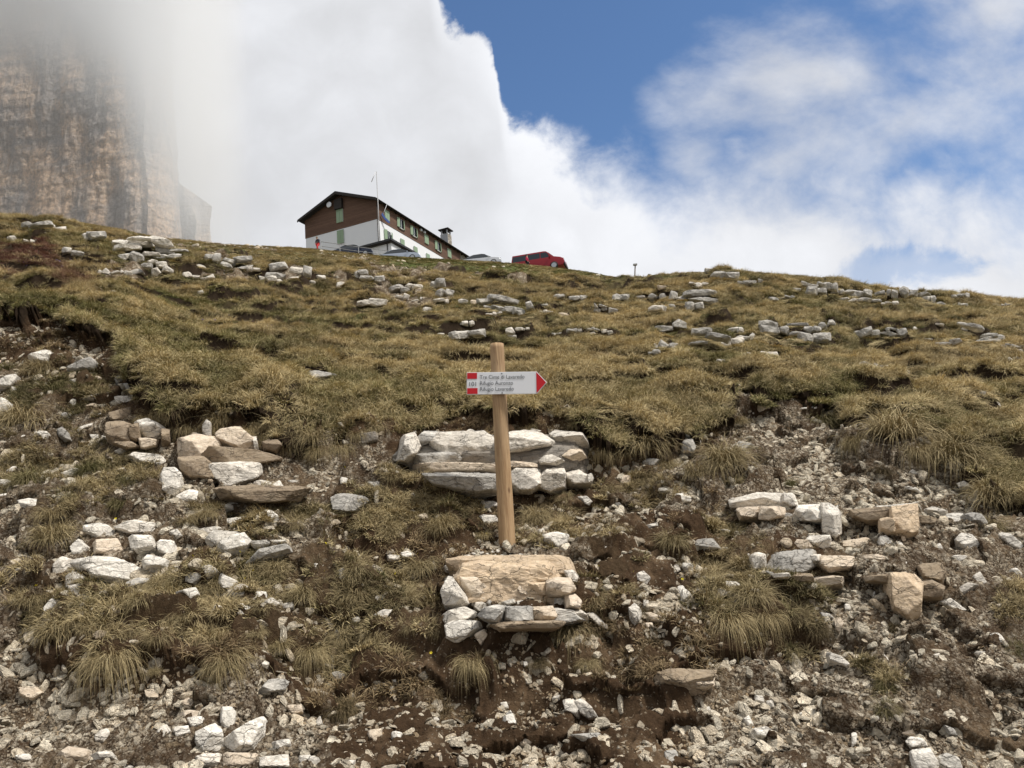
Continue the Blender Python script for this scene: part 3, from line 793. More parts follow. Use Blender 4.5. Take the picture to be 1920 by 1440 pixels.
R_TXT = """
b: 955,405 1040,420 1030,450 960,450
p: 990,380 1020,370 1085,390 1070,415 1000,405
w: 1050,430 1080,400 1150,395 1155,440 1060,450
g: 1150,400 1180,392 1250,430 1235,450 1170,440
p: 495,510 520,485 605,490 612,540 570,550 510,535
t: 425,540 450,505 510,510 540,545 470,555
t: 635,510 770,503 775,560 720,562 640,545
t: 730,570 800,565 850,580 830,600 740,590
w: 1105,500 1120,475 1180,490 1215,525 1190,555 1120,545
w: 800,500 830,485 858,520 840,543 805,530
w: 1280,490 1300,475 1396,535 1390,558 1330,540
w: 1330,630 1360,620 1390,650 1370,670
p: 1110,720 1170,680 1210,690 1150,735
p: 1180,660 1215,635 1250,690 1220,700
w: 1050,770 1080,735 1165,795 1120,800
p: 1075,580 1130,570 1165,585 1140,605 1080,600
w: 1255,900 1290,885 1325,930 1300,940
w: 1305,890 1335,880 1345,910 1320,915
p: 585,960 640,980 685,1020 670,1035 600,1005
g: 30,530 60,505 120,500 160,545 100,555
w: 0,325 35,325 35,350 0,355
w: 340,295 355,285 375,310 355,318
w: 920,235 940,215 965,240 950,255 925,250
w: 895,285 960,295 970,312 910,300
w: 1120,275 1150,265 1208,295 1190,300 1130,295
w: 165,680 230,678 235,705 180,708
w: 50,705 110,705 130,735 60,745
w: 140,700 235,730 200,750 140,725
w: 115,800 140,785 180,795 170,810
w: 0,700 40,740 10,765 -10,765
w: 0,600 45,605 20,635 0,625
t: 620,830 640,825 660,850 640,890 625,870
g: 400,400 440,398 465,410 420,425
w: 135,460 190,470 215,490 200,500
w: 910,1330 930,1310 990,1325 1000,1350 930,1360
w: 930,1365 1010,1355 1050,1420 1040,1455 940,1455
w: 1040,1390 1080,1380 1130,1400 1150,1455 1050,1455
t: 885,1270 940,1265 950,1305 900,1310
w: 765,1230 800,1225 810,1260 775,1255
w: 285,1280 340,1270 370,1290 350,1320 300,1310
w: 245,1240 270,1225 290,1260 270,1275
w: 290,1140 330,1145 335,1180 300,1175
p: 340,1165 370,1160 378,1190 350,1200
w: 475,1215 500,1205 510,1240 480,1235
w: 505,1200 530,1195 545,1225 520,1235
t: 1260,800 1280,790 1290,815 1270,825
g: 1060,1260 1100,1275 1125,1310 1090,1305
w: 690,1300 715,1290 710,1340 690,1360
w: 1340,1370 1390,1380 1380,1400
w: 450,1415 500,1405 520,1450 450,1450
g: 760,140 830,135 830,155 770,155
w: 1150,70 1220,70 1210,90 1160,88
w: 1190,110 1230,105 1260,120 1200,135
w: 1320,170 1390,165 1390,185 1330,190
g: 190,130 230,105 300,125 270,150 200,150
g: -10,100 40,92 55,130 40,160 -10,155
w: 860,510 900,525 920,555 885,545
w: 1030,530 1050,520 1065,550 1040,565
w: 890,600 920,590 930,620 900,625
p: 660,770 680,765 690,795 665,800
w: 560,800 610,815 620,830 570,820
p: 1010,975 1050,970 1060,990 1020,1000
w: 770,965 830,980 845,1005 790,985
p: 940,935 970,930 975,955 945,960
w: 80,1195 110,1185 115,1210 90,1215
w: 780,720 785,715 790,740 775,745
p: 1190,960 1250,965 1255,985 1200,985
"""
F_TXT = """
p: 0,785 40,780 100,800 90,830 0,830
w: 165,205 180,200 198,265 185,280 165,240
o: 135,280 165,270 178,310 150,330
w: 355,360 380,355 382,400 360,395
t: 320,665 385,660 385,700 350,725 325,700
w: 425,685 450,668 480,675 475,700 440,712
t: 440,715 515,710 480,740 450,735
w: 1035,345 1055,345 1058,365 1040,370
w: 930,535 960,530 970,560 940,570
w: 950,600 975,570 1000,640 950,640
p: 1215,520 1270,518 1300,560 1290,600 1235,580
p: 1275,530 1310,510 1345,555 1390,600 1340,610 1300,585
w: 1305,355 1330,350 1340,385 1310,380
t: 1015,700 1075,695 1080,720 1050,745 1020,730
g: 1680,770 1740,750 1750,790 1720,830 1690,830
w: 1760,620 1780,610 1795,635 1770,640
p: 200,800 260,800 250,825 210,820
w: 380,790 410,790 405,825 385,820
p: 525,375 590,372 585,385 530,388
p: 430,410 455,410 450,445 435,440
p: 145,400 200,388 228,430 170,430
g: 1270,680 1390,675 1400,720 1340,715
p: 1175,505 1210,500 1200,520 1170,525
p: 85,475 110,470 115,490 90,492
t: 630,770 655,765 658,790 635,792
w: 1045,815 1065,815 1068,832 1048,832
p: 590,620 640,600 650,620 610,632
"""
D_TXT = """
w: 330,230 410,140 500,92 600,130 680,170 790,240 700,290 650,310 500,270 400,260
w: 245,235 290,205 335,230 320,255 260,260
g: 745,320 900,230 1020,180 1130,270 1100,320 1020,360 900,370 780,340
w: -20,440 50,400 180,380 222,400 180,480 60,550 -20,530
w: 120,500 190,520 190,575 125,590
w: -30,620 130,690 270,780 100,850 -30,850
g: 1290,430 1340,380 1395,385 1390,470 1320,510
g: 1335,530 1420,480 1540,465 1580,540 1480,580 1370,600
p: 930,640 1080,595 1210,590 1200,640 1080,670
p: 1310,640 1500,620 1510,680 1450,730 1350,740 1310,690
w: 780,680 820,640 860,650 860,720 820,730
t: 955,730 1090,685 1060,730 980,755
w: 1040,860 1150,800 1220,795 1190,865
b: 1220,800 1470,735 1530,860 1450,900 1240,890
p: 860,990 1050,920 1040,980 900,1040
g: 640,990 700,960 780,1040 810,1120 740,1135 650,1080
w: 400,1010 520,1010 575,1080 540,1145 470,1100
w: 180,1115 250,1060 330,1040 310,1080
w: 1000,1040 1110,1050 1120,1110 1050,1120
w: 1130,1065 1180,1065 1240,1110 1200,1125
p: 820,1050 930,1040 900,1110 830,1130
g: 690,810 740,800 820,860 830,900 700,850
t: 1050,400 1110,390 1150,420 1120,450 1060,440
w: 970,430 1000,415 1045,435 1000,460
w: 780,430 860,430 900,480 830,470
w: 850,490 970,475 940,500 860,500
p: 1150,540 1240,520 1245,560 1180,570
t: 1540,840 1600,835 1635,880 1560,890
"""
seed = 100
for txt, ox, oy, sc in ((L_TXT, 0, 780, 2.181), (C_TXT, 640, 780, 3.0), (R_TXT, 1280, 780, 2.181), (F_TXT, 560, 1100, 2.4615), (D_TXT, 0, 640, 6.0)):
    for tone, poly in parse(txt, ox, oy, sc):
        seed += 1
        q = np.array(poly); w, h = np.ptp(q[:, 0]), np.ptp(q[:, 1])
        lvl = 5 if w * h > 2600 else (4 if w * h > 420 else 3)
        C0, V, F, size = traced(poly, seed, lvl)
        put_rock(C0, V, F, tone, px=(q[:, 0].mean(), q[:, 1].mean()), size=size, asp=w / max(h, 1))

# bedrock ledges: jointed blocks that belong to one another
def grow(poly, k):
    q = np.array(poly, float); c = (q.min(0) + q.max(0)) / 2
    return [tuple(v) for v in c + (q - c) * k]
def hull(pts):
    pts = sorted(set(map(tuple, pts)))
    def half(ps):
        h = []
        for p in ps:
            while len(h) > 1 and (h[-1][0] - h[-2][0]) * (p[1] - h[-2][1]) - (h[-1][1] - h[-2][1]) * (p[0] - h[-2][0]) <= 0: h.pop()
            h.append(p)
        return h[:-1]
    return half(pts) + half(pts[::-1])
def ledge(name, label, blocks, depth=None, cat='ledge', thick=None, lean=0.15, tones=None, group=None, rough=0.035, backing=1.0, gr=1.09):
    """blocks: list of (tone, polygon). One mesh per tone would split the stone, so the first block's tone rules"""
    global seed
    parts = {}
    allq = np.concatenate([np.array(p) for _, p in blocks])
    e = None
    hq = hull([tuple(v) for v in allq]); back = 'd' if cat == 'outcrop' else 'o' if blocks[0][0] == 'o' else ('t' if blocks[0][0] in 'tb' else 'g')
    if backing:
        c_ = allq.mean(0); hq = [(c_[0] + (x - c_[0]) * 0.93, c_[1] + (y - c_[1]) * 0.86) for x, y in hq]
        hh_ = hit([p[0] for p in hq], [p[1] for p in hq])[:, 1]
        C0, V, F, sz = traced(hq, seed + 991, 5, lean=lean, depth=max(hh_.min(), np.median(hh_) - 0.25) + 0.02 + (thick or 0.12) * backing, thick=(thick or 0.12), rough=0.05, lift=0.0)
        parts.setdefault(back, []).append((C0, V, F, sz))
    for tone, poly in blocks:
        seed += 1; poly = grow(poly, gr)
        q = np.array(poly); w, h = np.ptp(q[:, 0]), np.ptp(q[:, 1])
        dd = depth(q[:, 0].mean(), q[:, 1].mean()) if callable(depth) else depth
        C0, V, F, sz = traced(poly, seed, 5 if w * h > 3000 else 4, lean=lean, depth=dd, thick=thick, rough=rough, lift=0.15)
        parts.setdefault(tone, []).append((C0, V, F, sz))
    rf_ = np.random.default_rng(seed * 3 + 1); frag = []
    for tone, poly in blocks:
        for q_ in rf_.permutation(len(poly))[:2 + int(rf_.integers(0, 2))]:
            x_, y_ = poly[q_]; w_ = np.ptp(np.array(poly)[:, 0]) * rf_.uniform(0.14, 0.34); h_ = np.ptp(np.array(poly)[:, 1]) * rf_.uniform(0.2, 0.4)
            w_ = min(max(w_, 6), 26); h_ = min(max(h_, 5), 14)
            seed += 1
            parts.setdefault(tone, []).append(traced(blob(x_ + rf_.normal() * 3, y_ + rf_.normal() * 3, w_, h_, rf_.uniform(-30, 30), rf_), seed, 3, lean=lean, depth='auto', lift=0.5))
    flatl = [(k, it) for k, lst in parts.items() for it in lst]
    flatl.sort(key=lambda q: -q[1][3])
    k0, (C0, V, F, _) = flatl[0]
    o = put_rock(C0, V, F, k0, name=name, label=label, cat=cat, group=group)
    for k, (c1, v1, f1, s1) in flatl[1:]:
        nm = 'chip' if s1 < 0.07 else {'w': 'white_block', 'p': 'pale_block', 'g': 'grey_block', 't': 'tan_block', 'o': 'ochre_block', 'b': 'brown_block', 'd': 'dark_block'}[k]
        ch = link(nm, mesh_np(nm, v1, f1, M_ROCK, False), parent=o, loc=c1 - C0)
        a, b, c, _ = COLS[k]; ch.color = (a, b, c * (1 + rng.normal() * 0.05), 1)
    return o
def LB(txt, ox, oy, sc): return parse(txt, ox, oy, sc)
ledge('bedrock_ledge', 'long layered outcrop of weathered limestone right behind the signpost', LB("""
p: 310,245 350,120 410,100 440,180 400,265
g: 405,165 470,92 650,93 570,120 500,205 425,205
p: 505,185 560,108 700,95 870,85 880,250 700,272 560,235
p: 860,88 1100,98 1195,160 1185,218 1000,220 865,250
p: 1175,115 1200,88 1370,98 1385,182 1210,188
g: 415,245 520,200 680,240 650,282 430,280
t: 425,278 690,272 870,280 870,332 640,342 470,332
g: 480,342 640,332 870,332 880,425 720,445 550,402
t: 1195,195 1345,188 1375,235 1310,268 1225,242
p: 1098,232 1150,213 1255,262 1245,292 1108,287
p: 950,292 1112,302 1108,402 1060,432 955,422
p: 1115,312 1240,290 1258,340 1253,402 1180,432 1105,402
p: 1255,308 1335,308 1402,350 1382,402 1258,402
w: 1370,342 1400,330 1418,355 1400,390 1370,382
t: 860,260 1100,255 1110,300 960,300 860,300
g: 700,430 870,420 880,455 760,455
""", 640, 780, 3.0), depth='auto', cat='outcrop', thick=0.22, backing=1.05, gr=1.13)
ledge('boulder', 'broad ochre and cream boulder carrying the foot of the signpost', LB("""
o: 645,905 660,812 760,795 1190,798 1245,860 1275,925 1160,922 900,915
t: 665,905 845,912 855,1012 800,1042 715,1040 675,990
o: 835,912 1005,918 1005,1012 850,1032
o: 1035,920 1165,918 1178,1012 1055,1022
t: 1160,915 1278,915 1308,980 1262,1015 1165,1012
t: 980,920 1060,920 1060,1015 980,1018
p: 578,990 608,915 670,918 705,1020 735,1060 598,1078
t: 1255,1015 1310,1005 1342,1050 1332,1088 1262,1085
""", 640, 780, 3.0), depth='auto', cat='boulder', thick=0.17, lean=0.12, backing=0.45, gr=1.2)
ledge('bedrock_ledge', 'grey brown bedrock shelf with a black crack below the ochre boulder', LB("""
g: 775,1130 835,1068 935,1075 905,1182 840,1165
g: 925,1078 1065,1072 1075,1152 960,1178 912,1182
t: 1060,1078 1185,1072 1205,1132 1150,1172 1070,1152
p: 1185,1088 1345,1092 1395,1152 1300,1155 1205,1132
b: 820,1160 1100,1160 1250,1150 1200,1200 900,1210
""", 640, 780, 3.0), depth='auto', cat='ledge', thick=0.13)
for tone, poly in parse(P_TXT, 640, 780, 3.0):
    seed += 1; q = np.array(poly)
    C0, V, F, size = traced(poly, seed, 4, depth='auto', lean=0.15)
    put_rock(C0, V, F, tone, px=(q[:, 0].mean(), q[:, 1].mean()), size=size, asp=np.ptp(q[:, 0]) / np.ptp(q[:, 1]))
ledge('bedrock_ledge', 'tan jointed ledge under the hanging turf, wedge of pale rock in front', LB("""
t: 745,100 800,85 890,100 897,130 830,178 748,182
t: 898,82 930,45 985,60 1035,100 1042,147 990,152 910,107
p: 832,40 845,20 862,35 862,88 835,88
b: 850,165 920,110 1045,148 1128,155 1122,182 1050,192 868,202
b: 740,178 830,176 860,200 855,270 790,260 750,225
p: 865,200 1052,188 1057,230 1020,268 930,292 870,242
b: 1080,110 1120,95 1150,125 1130,150 1085,145
b: 930,300 1050,290 1240,298 1200,345 1050,352 950,332
p: 1035,90 1048,88 1058,150 1045,152
""", 0, 780, 2.181), depth='auto', cat='ledge', thick=0.15, backing=0, gr=1.24)
ledge('bedrock_ledge', 'dark stained ledge with one smooth pale block beside the turf edge', LB("""
b: 1215,935 1450,908 1468,1140 1280,1155 1225,1080
w: 1560,912 1670,888 1832,980 1832,1092 1590,1098
b: 1462,965 1555,935 1575,1100 1478,1145
t: 1575,1098 1765,1108 1745,1222 1600,1212
b: 1290,1150 1480,1140 1580,1200 1420,1230
b: 1820,1000 1900,1010 1910,1180 1830,1190
""", 0, 640, 6.0), depth='auto', cat='ledge', thick=0.14, backing=0, gr=1.24)
ledge('bedrock_ledge', 'pale square jointed ledge with grooved top row right of the post', LB("""
p: 210,345 300,322 405,328 412,372 310,378 220,378
p: 408,325 450,322 468,372 410,374
t: 225,383 310,378 317,428 240,422
t: 318,378 408,376 410,412 360,427 320,422
w: 463,402 480,370 572,368 574,437 480,427
p: 572,368 636,373 642,472 610,497 576,480
""", 1280, 780, 2.181), depth='auto', cat='ledge', thick=0.15, backing=0, gr=1.24)
ledge('bedrock_ledge', 'rust stained pillared ledge beneath the flat rubble shelf', LB("""
b: 700,388 862,378 862,432 770,442 708,422
o: 808,428 862,423 862,482 813,482
o: 862,383 952,373 952,472 900,502 863,482
p: 800,372 950,362 955,378 860,386 800,385
""", 1280, 780, 2.181), depth='auto', cat='ledge', thick=0.14, backing=0, gr=1.24)
ledge('bedrock_ledge', 'rounded grey beige ledge of three courses below the square jointed one', LB("""
g: 345,622 390,568 512,552 522,612 480,642 360,642
p: 518,573 562,568 567,607 523,612
t: 560,578 692,578 682,622 600,642 563,612
b: 438,653 522,648 532,692 448,687
t: 528,663 648,653 643,702 548,702
p: 370,650 430,645 440,665 380,668
p: 280,570 330,560 335,625 290,630
""", 1280, 780, 2.181), depth='auto', cat='ledge', thick=0.13, backing=0, gr=1.24)
ledge('bedrock_ledge', 'tall tan pillar of bedrock with a sharp corner above the gravel slope', LB("""
o: 853,667 942,658 970,690 962,802 930,822 868,782 853,730
b: 962,690 1010,668 1062,700 1052,742 972,747
b: 968,610 1050,612 1067,650 1050,690 988,672
b: 750,660 860,655 860,690 760,680
""", 1280, 780, 2.181), depth='auto', cat='ledge', thick=0.13, backing=0, gr=1.24)
ledge('bedrock_ledge', 'flat ochre step of rock in the bare soil low on the bank', [('b', [(1232, 1262), (1275, 1256), (1338, 1264), (1332, 1284), (1290, 1292), (1242, 1280)]), ('t', [(1290, 1270), (1338, 1266), (1335, 1288), (1300, 1296)])], depth='auto', cat='ledge', thick=0.05, lean=0.6, backing=0, gr=1.0)
# outcrops and loose stones up in the meadow: cx, cy, w, h, tone
MEADOW = """
70,425,50,16,g 106,425,30,12,w 22,447,20,12,w 60,452,32,8,p 173,443,36,20,g 135,473,34,14,g 247,458,66,26,w 285,463,56,24,p 320,473,50,22,g 240,482,46,18,g
295,490,30,14,w 262,505,40,18,g 305,508,40,18,p 215,510,60,10,w 372,518,54,10,w 398,480,26,20,g 430,492,24,22,g 455,495,26,24,g 520,502,30,26,g 556,505,30,32,p 578,508,22,26,g
508,523,40,12,w 475,505,24,12,p 376,500,20,8,w 602,520,20,10,w 586,530,16,8,w 640,535,22,14,p 376,549,15,10,w 130,583,11,8,w 607,706,46,30,g 210,547,20,5,p
695,566,45,16,w 676,513,24,14,g 697,523,45,16,g 750,540,30,16,g 774,537,30,13,w 820,534,26,18,g 834,549,28,20,g 755,558,24,10,w 784,564,24,8,w 800,582,22,14,w
828,565,26,10,p 868,566,20,12,g 887,567,16,10,t 932,572,66,26,g 963,580,30,18,g 985,583,30,20,g 927,586,28,7,w 877,606,24,9,w 877,625,56,18,g 836,628,24,7,w
908,626,12,8,g 956,621,20,16,p 980,618,24,7,w 961,630,18,8,w 1052,559,26,10,g 1083,558,30,14,g 1021,572,14,6,g 1023,584,24,6,p 1057,591,22,8,t 1047,625,24,5,w
1078,620,26,7,g 736,663,16,9,p 1360,513,44,16,g 1322,512,26,9,g 1407,530,44,8,g 1241,538,18,10,t 1309,533,32,8,w 1164,557,26,14,g 1224,557,20,14,g 1243,557,16,14,g
1271,555,32,20,g 1313,556,44,26,g 1202,557,20,10,d 1233,581,30,14,w 1301,575,32,16,g 1260,574,14,8,g 1126,573,24,12,g 1134,583,40,10,g 1450,560,20,9,g 1472,558,32,8,g
1493,543,18,9,g 1523,534,40,12,g 1531,547,32,16,g 1557,540,26,14,g 1578,547,40,12,g 1612,551,40,13,g 1630,562,40,13,g 1591,562,50,7,w 1672,549,60,13,g 1715,551,50,15,g
1743,560,24,16,g 1668,568,30,7,w 1764,570,22,8,g 1800,555,30,8,g 1800,572,24,6,g 1881,572,34,6,g 1126,624,42,8,w 1258,613,54,20,g 1380,619,26,12,p 1331,634,60,28,g
1373,643,36,16,p 1399,634,28,13,w 1467,622,90,26,g 1523,619,28,12,g 1529,634,54,17,g 1548,609,30,20,g 1442,609,14,8,w 1600,624,26,10,g 1655,626,90,18,g 1674,617,26,8,g
1715,616,10,8,w 1779,641,42,15,g 1835,630,60,24,g 1864,637,34,12,g 1899,649,40,8,g 1762,609,20,7,p 1809,617,14,10,p 1741,636,16,5,w 1911,658,16,8,w 1245,652,50,13,g
1288,658,14,9,p 1237,662,40,8,g 1395,664,24,7,w 1442,662,32,14,w 1459,675,44,8,g 1516,681,36,6,w 1352,677,26,5,w 1271,692,22,7,w 1630,688,34,14,g 1655,689,34,7,g
1702,701,46,9,g 1905,675,30,8,w 1365,735,28,16,g 1422,767,28,17,w 1630,783,16,9,w 1689,747,22,11,g 1826,747,46,18,g 1852,762,44,15,w 1783,730,16,9,g 1813,775,24,11,g
1518,764,30,6,w 1134,769,56,20,d 1145,740,20,5,w 1508,704,14,6,w 823,716,26,10,g 850,765,14,8,g 1108,617,30,6,g 1300,822,34,20,g
"""
CLEAR = []
for k, s_ in enumerate(MEADOW.split()):
    x, y, w, h, tone = s_.split(','); x, y, w, h = float(x), float(y), float(w) * 1.08, float(h) * 1.2
    r = np.random.default_rng(5000 + k)
    CLEAR.append((x, y, w, h))
    nb = 1 if w < 24 else max(2, int(round(w / (h * 1.15))) * (2 if h > 24 else 1)); tone = 'p' if (tone == 'w' and k % 3) else tone
    tilt = r.uniform(-6, 10)
    if nb == 1:
        C0, V, F, size = traced(blob(x, y, w, h, tilt, r), 6000 + k, 3, lean=0.3, lift=0.9)
        put_rock(C0, V, F, tone, px=(x, y), size=size, asp=w / h)
    else:
        P = hit([x], [y + h * 0.35])[0]; lst = []
        rows = 2 if h > 24 else 1
        for j in range(rows):
            cols = max(1, int(round(nb / rows))); ed = np.sort(np.concatenate([[0, 1], (np.arange(1, cols) + r.normal(size=cols - 1) * 0.2) / cols]))
            for i in range(cols):
                ww = (ed[i + 1] - ed[i]) * w * r.uniform(1.05, 1.7); hh = h / rows * r.uniform(0.65, 1.5)
                cx = x - w / 2 + (ed[i] + ed[i + 1]) / 2 * w + (j * 0.15 * w * r.normal() if rows > 1 else 0); cy = y - h / 2 + h * (j + 0.5) / rows + r.normal() * h * 0.16
                lst.append(traced(blob(cx, cy, ww, hh, tilt + r.uniform(-16, 16), r, square=0.8), int(7000 + 10 * k + i + 5 * j), 4 if w > 40 else 3, rough=0.06, lean=0.2, depth=P[1] * (0.99 + (0.006 if j == 0 else -0.004) + r.normal() * 0.004), lift=0.0))
        C0, V, F = join_rocks(lst)
        put_rock(C0, V, F, tone, name='rock_outcrop', px=(x, y), size=max(l[3] for l in lst) * 1.5, asp=w / h, cat='outcrop')

# ------------------------------------------------------------------ prototypes and scatter
def geo_scatter(name, protos, P, scl, rot, idx, tint, label):
    pc = bpy.data.collections.new(name + '_kinds')
    for i, o in enumerate(protos): pc.objects.link(o)
    me = mesh_np(name, P, np.zeros((0, 3), int)) if False else bpy.data.meshes.new(name)
    n = len(P); me.vertices.add(n); me.vertices.foreach_set('co', np.asarray(P, np.float32).ravel())
    for k, a, typ, w in (('rot', rot, 'FLOAT_VECTOR', 3), ('scl', scl, 'FLOAT_VECTOR', 3), ('tint', tint, 'FLOAT_COLOR', 4)):
        a = np.asarray(a, np.float32)
        if k == 'tint': a = np.concatenate([a, np.ones((n, 1), np.float32)], 1)
        me.attributes.new(k, typ, 'POINT').data.foreach_set('vector' if w == 3 else 'color', a.astype(np.float32).ravel())
    me.attributes.new('kind_index', 'INT', 'POINT').data.foreach_set('value', np.asarray(idx, np.int32))
    o = link(name, me); tag(o, label=label, kind='stuff')
    ng = bpy.data.node_groups.new(name, 'GeometryNodeTree')
    ng.interface.new_socket('Geometry', in_out='INPUT', socket_type='NodeSocketGeometry')
    ng.interface.new_socket('Geometry', in_out='OUTPUT', socket_type='NodeSocketGeometry')
    N = ng.nodes; L = ng.links
    gi = N.new('NodeGroupInput'); go = N.new('NodeGroupOutput'); ip = N.new('GeometryNodeInstanceOnPoints')
    ci = N.new('GeometryNodeCollectionInfo'); ci.inputs['Collection'].default_value = pc; ci.inputs['Separate Children'].default_value = True; ci.inputs['Reset Children'].default_value = True
    def na(nm, typ):
        a = N.new('GeometryNodeInputNamedAttribute'); a.data_type = typ; a.inputs['Name'].default_value = nm; return a.outputs['Attribute']
    er = N.new('FunctionNodeEulerToRotation')
    L.new(na('rot', 'FLOAT_VECTOR'), er.inputs[0])
    L.new(gi.outputs[0], ip.inputs['Points']); L.new(ci.outputs[0], ip.inputs['Instance'])
    ip.inputs['Pick Instance'].default_value = True
    L.new(na('kind_index', 'INT'), ip.inputs['Instance Index']); L.new(er.outputs[0], ip.inputs['Rotation']); L.new(na('scl', 'FLOAT_VECTOR'), ip.inputs['Scale'])
    L.new(ip.outputs[0], go.inputs[0])
    md = o.modifiers.new('scatter', 'NODES'); md.node_group = ng
    return o
def align_euler(n, yaw, r, jitter=0.3):
    """euler angles that stand z along n"""
    E_ = np.zeros((len(n), 3))
    n = n + r.normal(size=n.shape) * jitter; n /= np.linalg.norm(n, axis=1, keepdims=True)
    # R = Rz(a) Ry(b) Rz(yaw) ~ use xyz euler: tilt about x then y, then spin about z is applied last, so rotate the tilt back by yaw
    c, s = np.cos(-yaw), np.sin(-yaw)
    x = n[:, 0] * c - n[:, 1] * s; y = n[:, 0] * s + n[:, 1] * c; z = n[:, 2]
    E_[:, 1] = np.arctan2(x, np.sqrt(y * y + z * z)); E_[:, 0] = np.arctan2(-y, z); E_[:, 2] = yaw
    return E_
pebs = []
for i in range(10):
    r = np.random.default_rng(900 + i)
    asp = r.uniform(0.55, 0.9); fl = r.uniform(0.22, 0.45)
    poly = blob(0, 0, 2, 2 * asp, 0, r, square=0.3)
    V, F = rock_local(poly, fl, r, 3, 0.03)
    pebs.append(bpy.data.objects.new('pebble_%02d' % i, mesh_np('pebble', V, F, M_PEB, False)))
def scatter_area(n, s0, s1, y0, y1, r):
    Y = np.sqrt(r.uniform(y0 ** 2, y1 ** 2, n)); s = r.uniform(s0, s1, n)
    return s * (Y + 0.9), Y
r = np.random.default_rng(77)
X, Y = scatter_area(560000, -0.72, 0.72, 3.1, 9.0, r)
zs = H(X, Y); g, g2, sc = look(TG, X, Y), look(TG2, X, Y), look(TSC, X, Y)
cl = sstep(fbm2(X * 2.5, Y * 3.5, 3, 301), -0.35, 0.25)
cl3 = sstep(fbm2(X * 4.5, Y * 6.0, 3, 305), 0.0, 0.3)
dens = (sc * (0.12 + 0.55 * cl * (0.35 + 0.65 * sstep(fbm2(X * 7, Y * 9, 2, 307), -0.3, 0.2))) + (1 - sc) * (0.30 * (0.25 + cl) + 0.75 * cl3)) * (1 - 0.75 * g2) * (1 - g) + g * 0.0015
keep = r.random(len(X)) < dens
X, Y, zs, scn, clk = X[keep], Y[keep], zs[keep], sc[keep], cl[keep]
cx_, cy_ = [], []
for o_, x_, y_, sz_, nm_, as_ in ROCKS:
    if o_['category'] != 'rock' or o_.location.y > 9: continue
    m_ = int(r.integers(8, 18)); aa = r.uniform(0, 6.28, m_); rr_ = sz_ * r.uniform(0.3, 0.85, m_)
    cx_.append(o_.location.x + np.cos(aa) * rr_); cy_.append(o_.location.y - 0.03 + np.sin(aa) * rr_ * 0.7)
cx_ = np.concatenate(cx_); cy_ = np.concatenate(cy_)
X = np.concatenate([X, cx_]); Y = np.concatenate([Y, cy_]); zs = H(X, Y); scn = np.concatenate([scn, np.full(len(cx_), 0.8)])
n = len(X)
size = 0.0054 * (1 - r.random(n)) ** (-0.58); size = np.minimum(size, 0.044) * r.uniform(0.8, 1.2, n) * np.where(scn > 0.4, 1.0, 0.85)
nr = normal(X, Y, 0.03)
P = np.stack([X, Y, zs + size * 0.15], -1)
big_ = sstep(size, 0.010, 0.022)
tint = np.stack([np.clip((r.beta(1.5, 1.8, n) + 0.1 * (Y < 4.4) + 0.25 * (scn < .4)) * (1 - 0.65 * big_), 0, 1), r.beta(0.8, 6, n), np.clip(r.normal(1.2, 0.18, n) - 0.25 * (scn < 0.4) * (1 - big_), 0.5, 1.45)], -1)
geo_scatter('gravel', pebs, P, size[:, None] * np.stack([r.uniform(.8, 1.3, n), r.uniform(.8, 1.2, n), r.uniform(.4, 0.95, n)], -1), align_euler(nr, r.uniform(0, 6.28, n), r, 0.35), r.integers(0, 10, n), tint, 'loose pale limestone gravel and chips strewn over the soil')
print('pebbles', n)
# broken white stones, too many to tell apart, thick over the lower slope
X, Y = scatter_area(110000, -0.70, 0.70, 3.5, 8.6, r)
g, g2, sc = look(TG, X, Y), look(TG2, X, Y), look(TSC, X, Y)
c1_ = sstep(fbm2(X * 1.6, Y * 2.4, 4, 331), -0.1, 0.35); c2_ = sstep(fbm2(X * 5, Y * 7, 3, 335), -0.1, 0.4)
qx, qy = project(np.stack([X, Y, H(X, Y)], -1))
bank = sstep(qy, 1215, 1260) * (qx > 600) * (qx < 1330)
dens = (0.22 * sc + 0.30 * (1 - sc)) * (0.15 + c1_) * (0.2 + c2_) * (1 - g) * (1 - 0.15 * g2) * (1 - 0.75 * bank)
keep = r.random(len(X)) < dens
X, Y = X[keep], Y[keep]; n = len(X)
size = np.minimum(0.010 * (1 - r.random(n)) ** (-0.46), 0.042)
P = np.stack([X, Y - look(TSH, X, Y), H(X, Y) + size * 0.25 + 0.004], -1)
tint = np.stack([r.beta(1.0, 5, n), r.beta(0.7, 5, n), np.clip(r.normal(1.10, 0.12, n), 0.7, 1.3)], -1)
geo_scatter('stones', pebs, P, size[:, None] * np.stack([r.uniform(.9, 1.4, n), r.uniform(.8, 1.2, n), r.uniform(.7, 1.5, n)], -1), align_euler(normal(X, Y, 0.05), r.uniform(0, 6.28, n), r, 0.4), r.integers(0, 10, n), tint, 'broken white limestone chips thick over the lower slope')
print('stones', n)
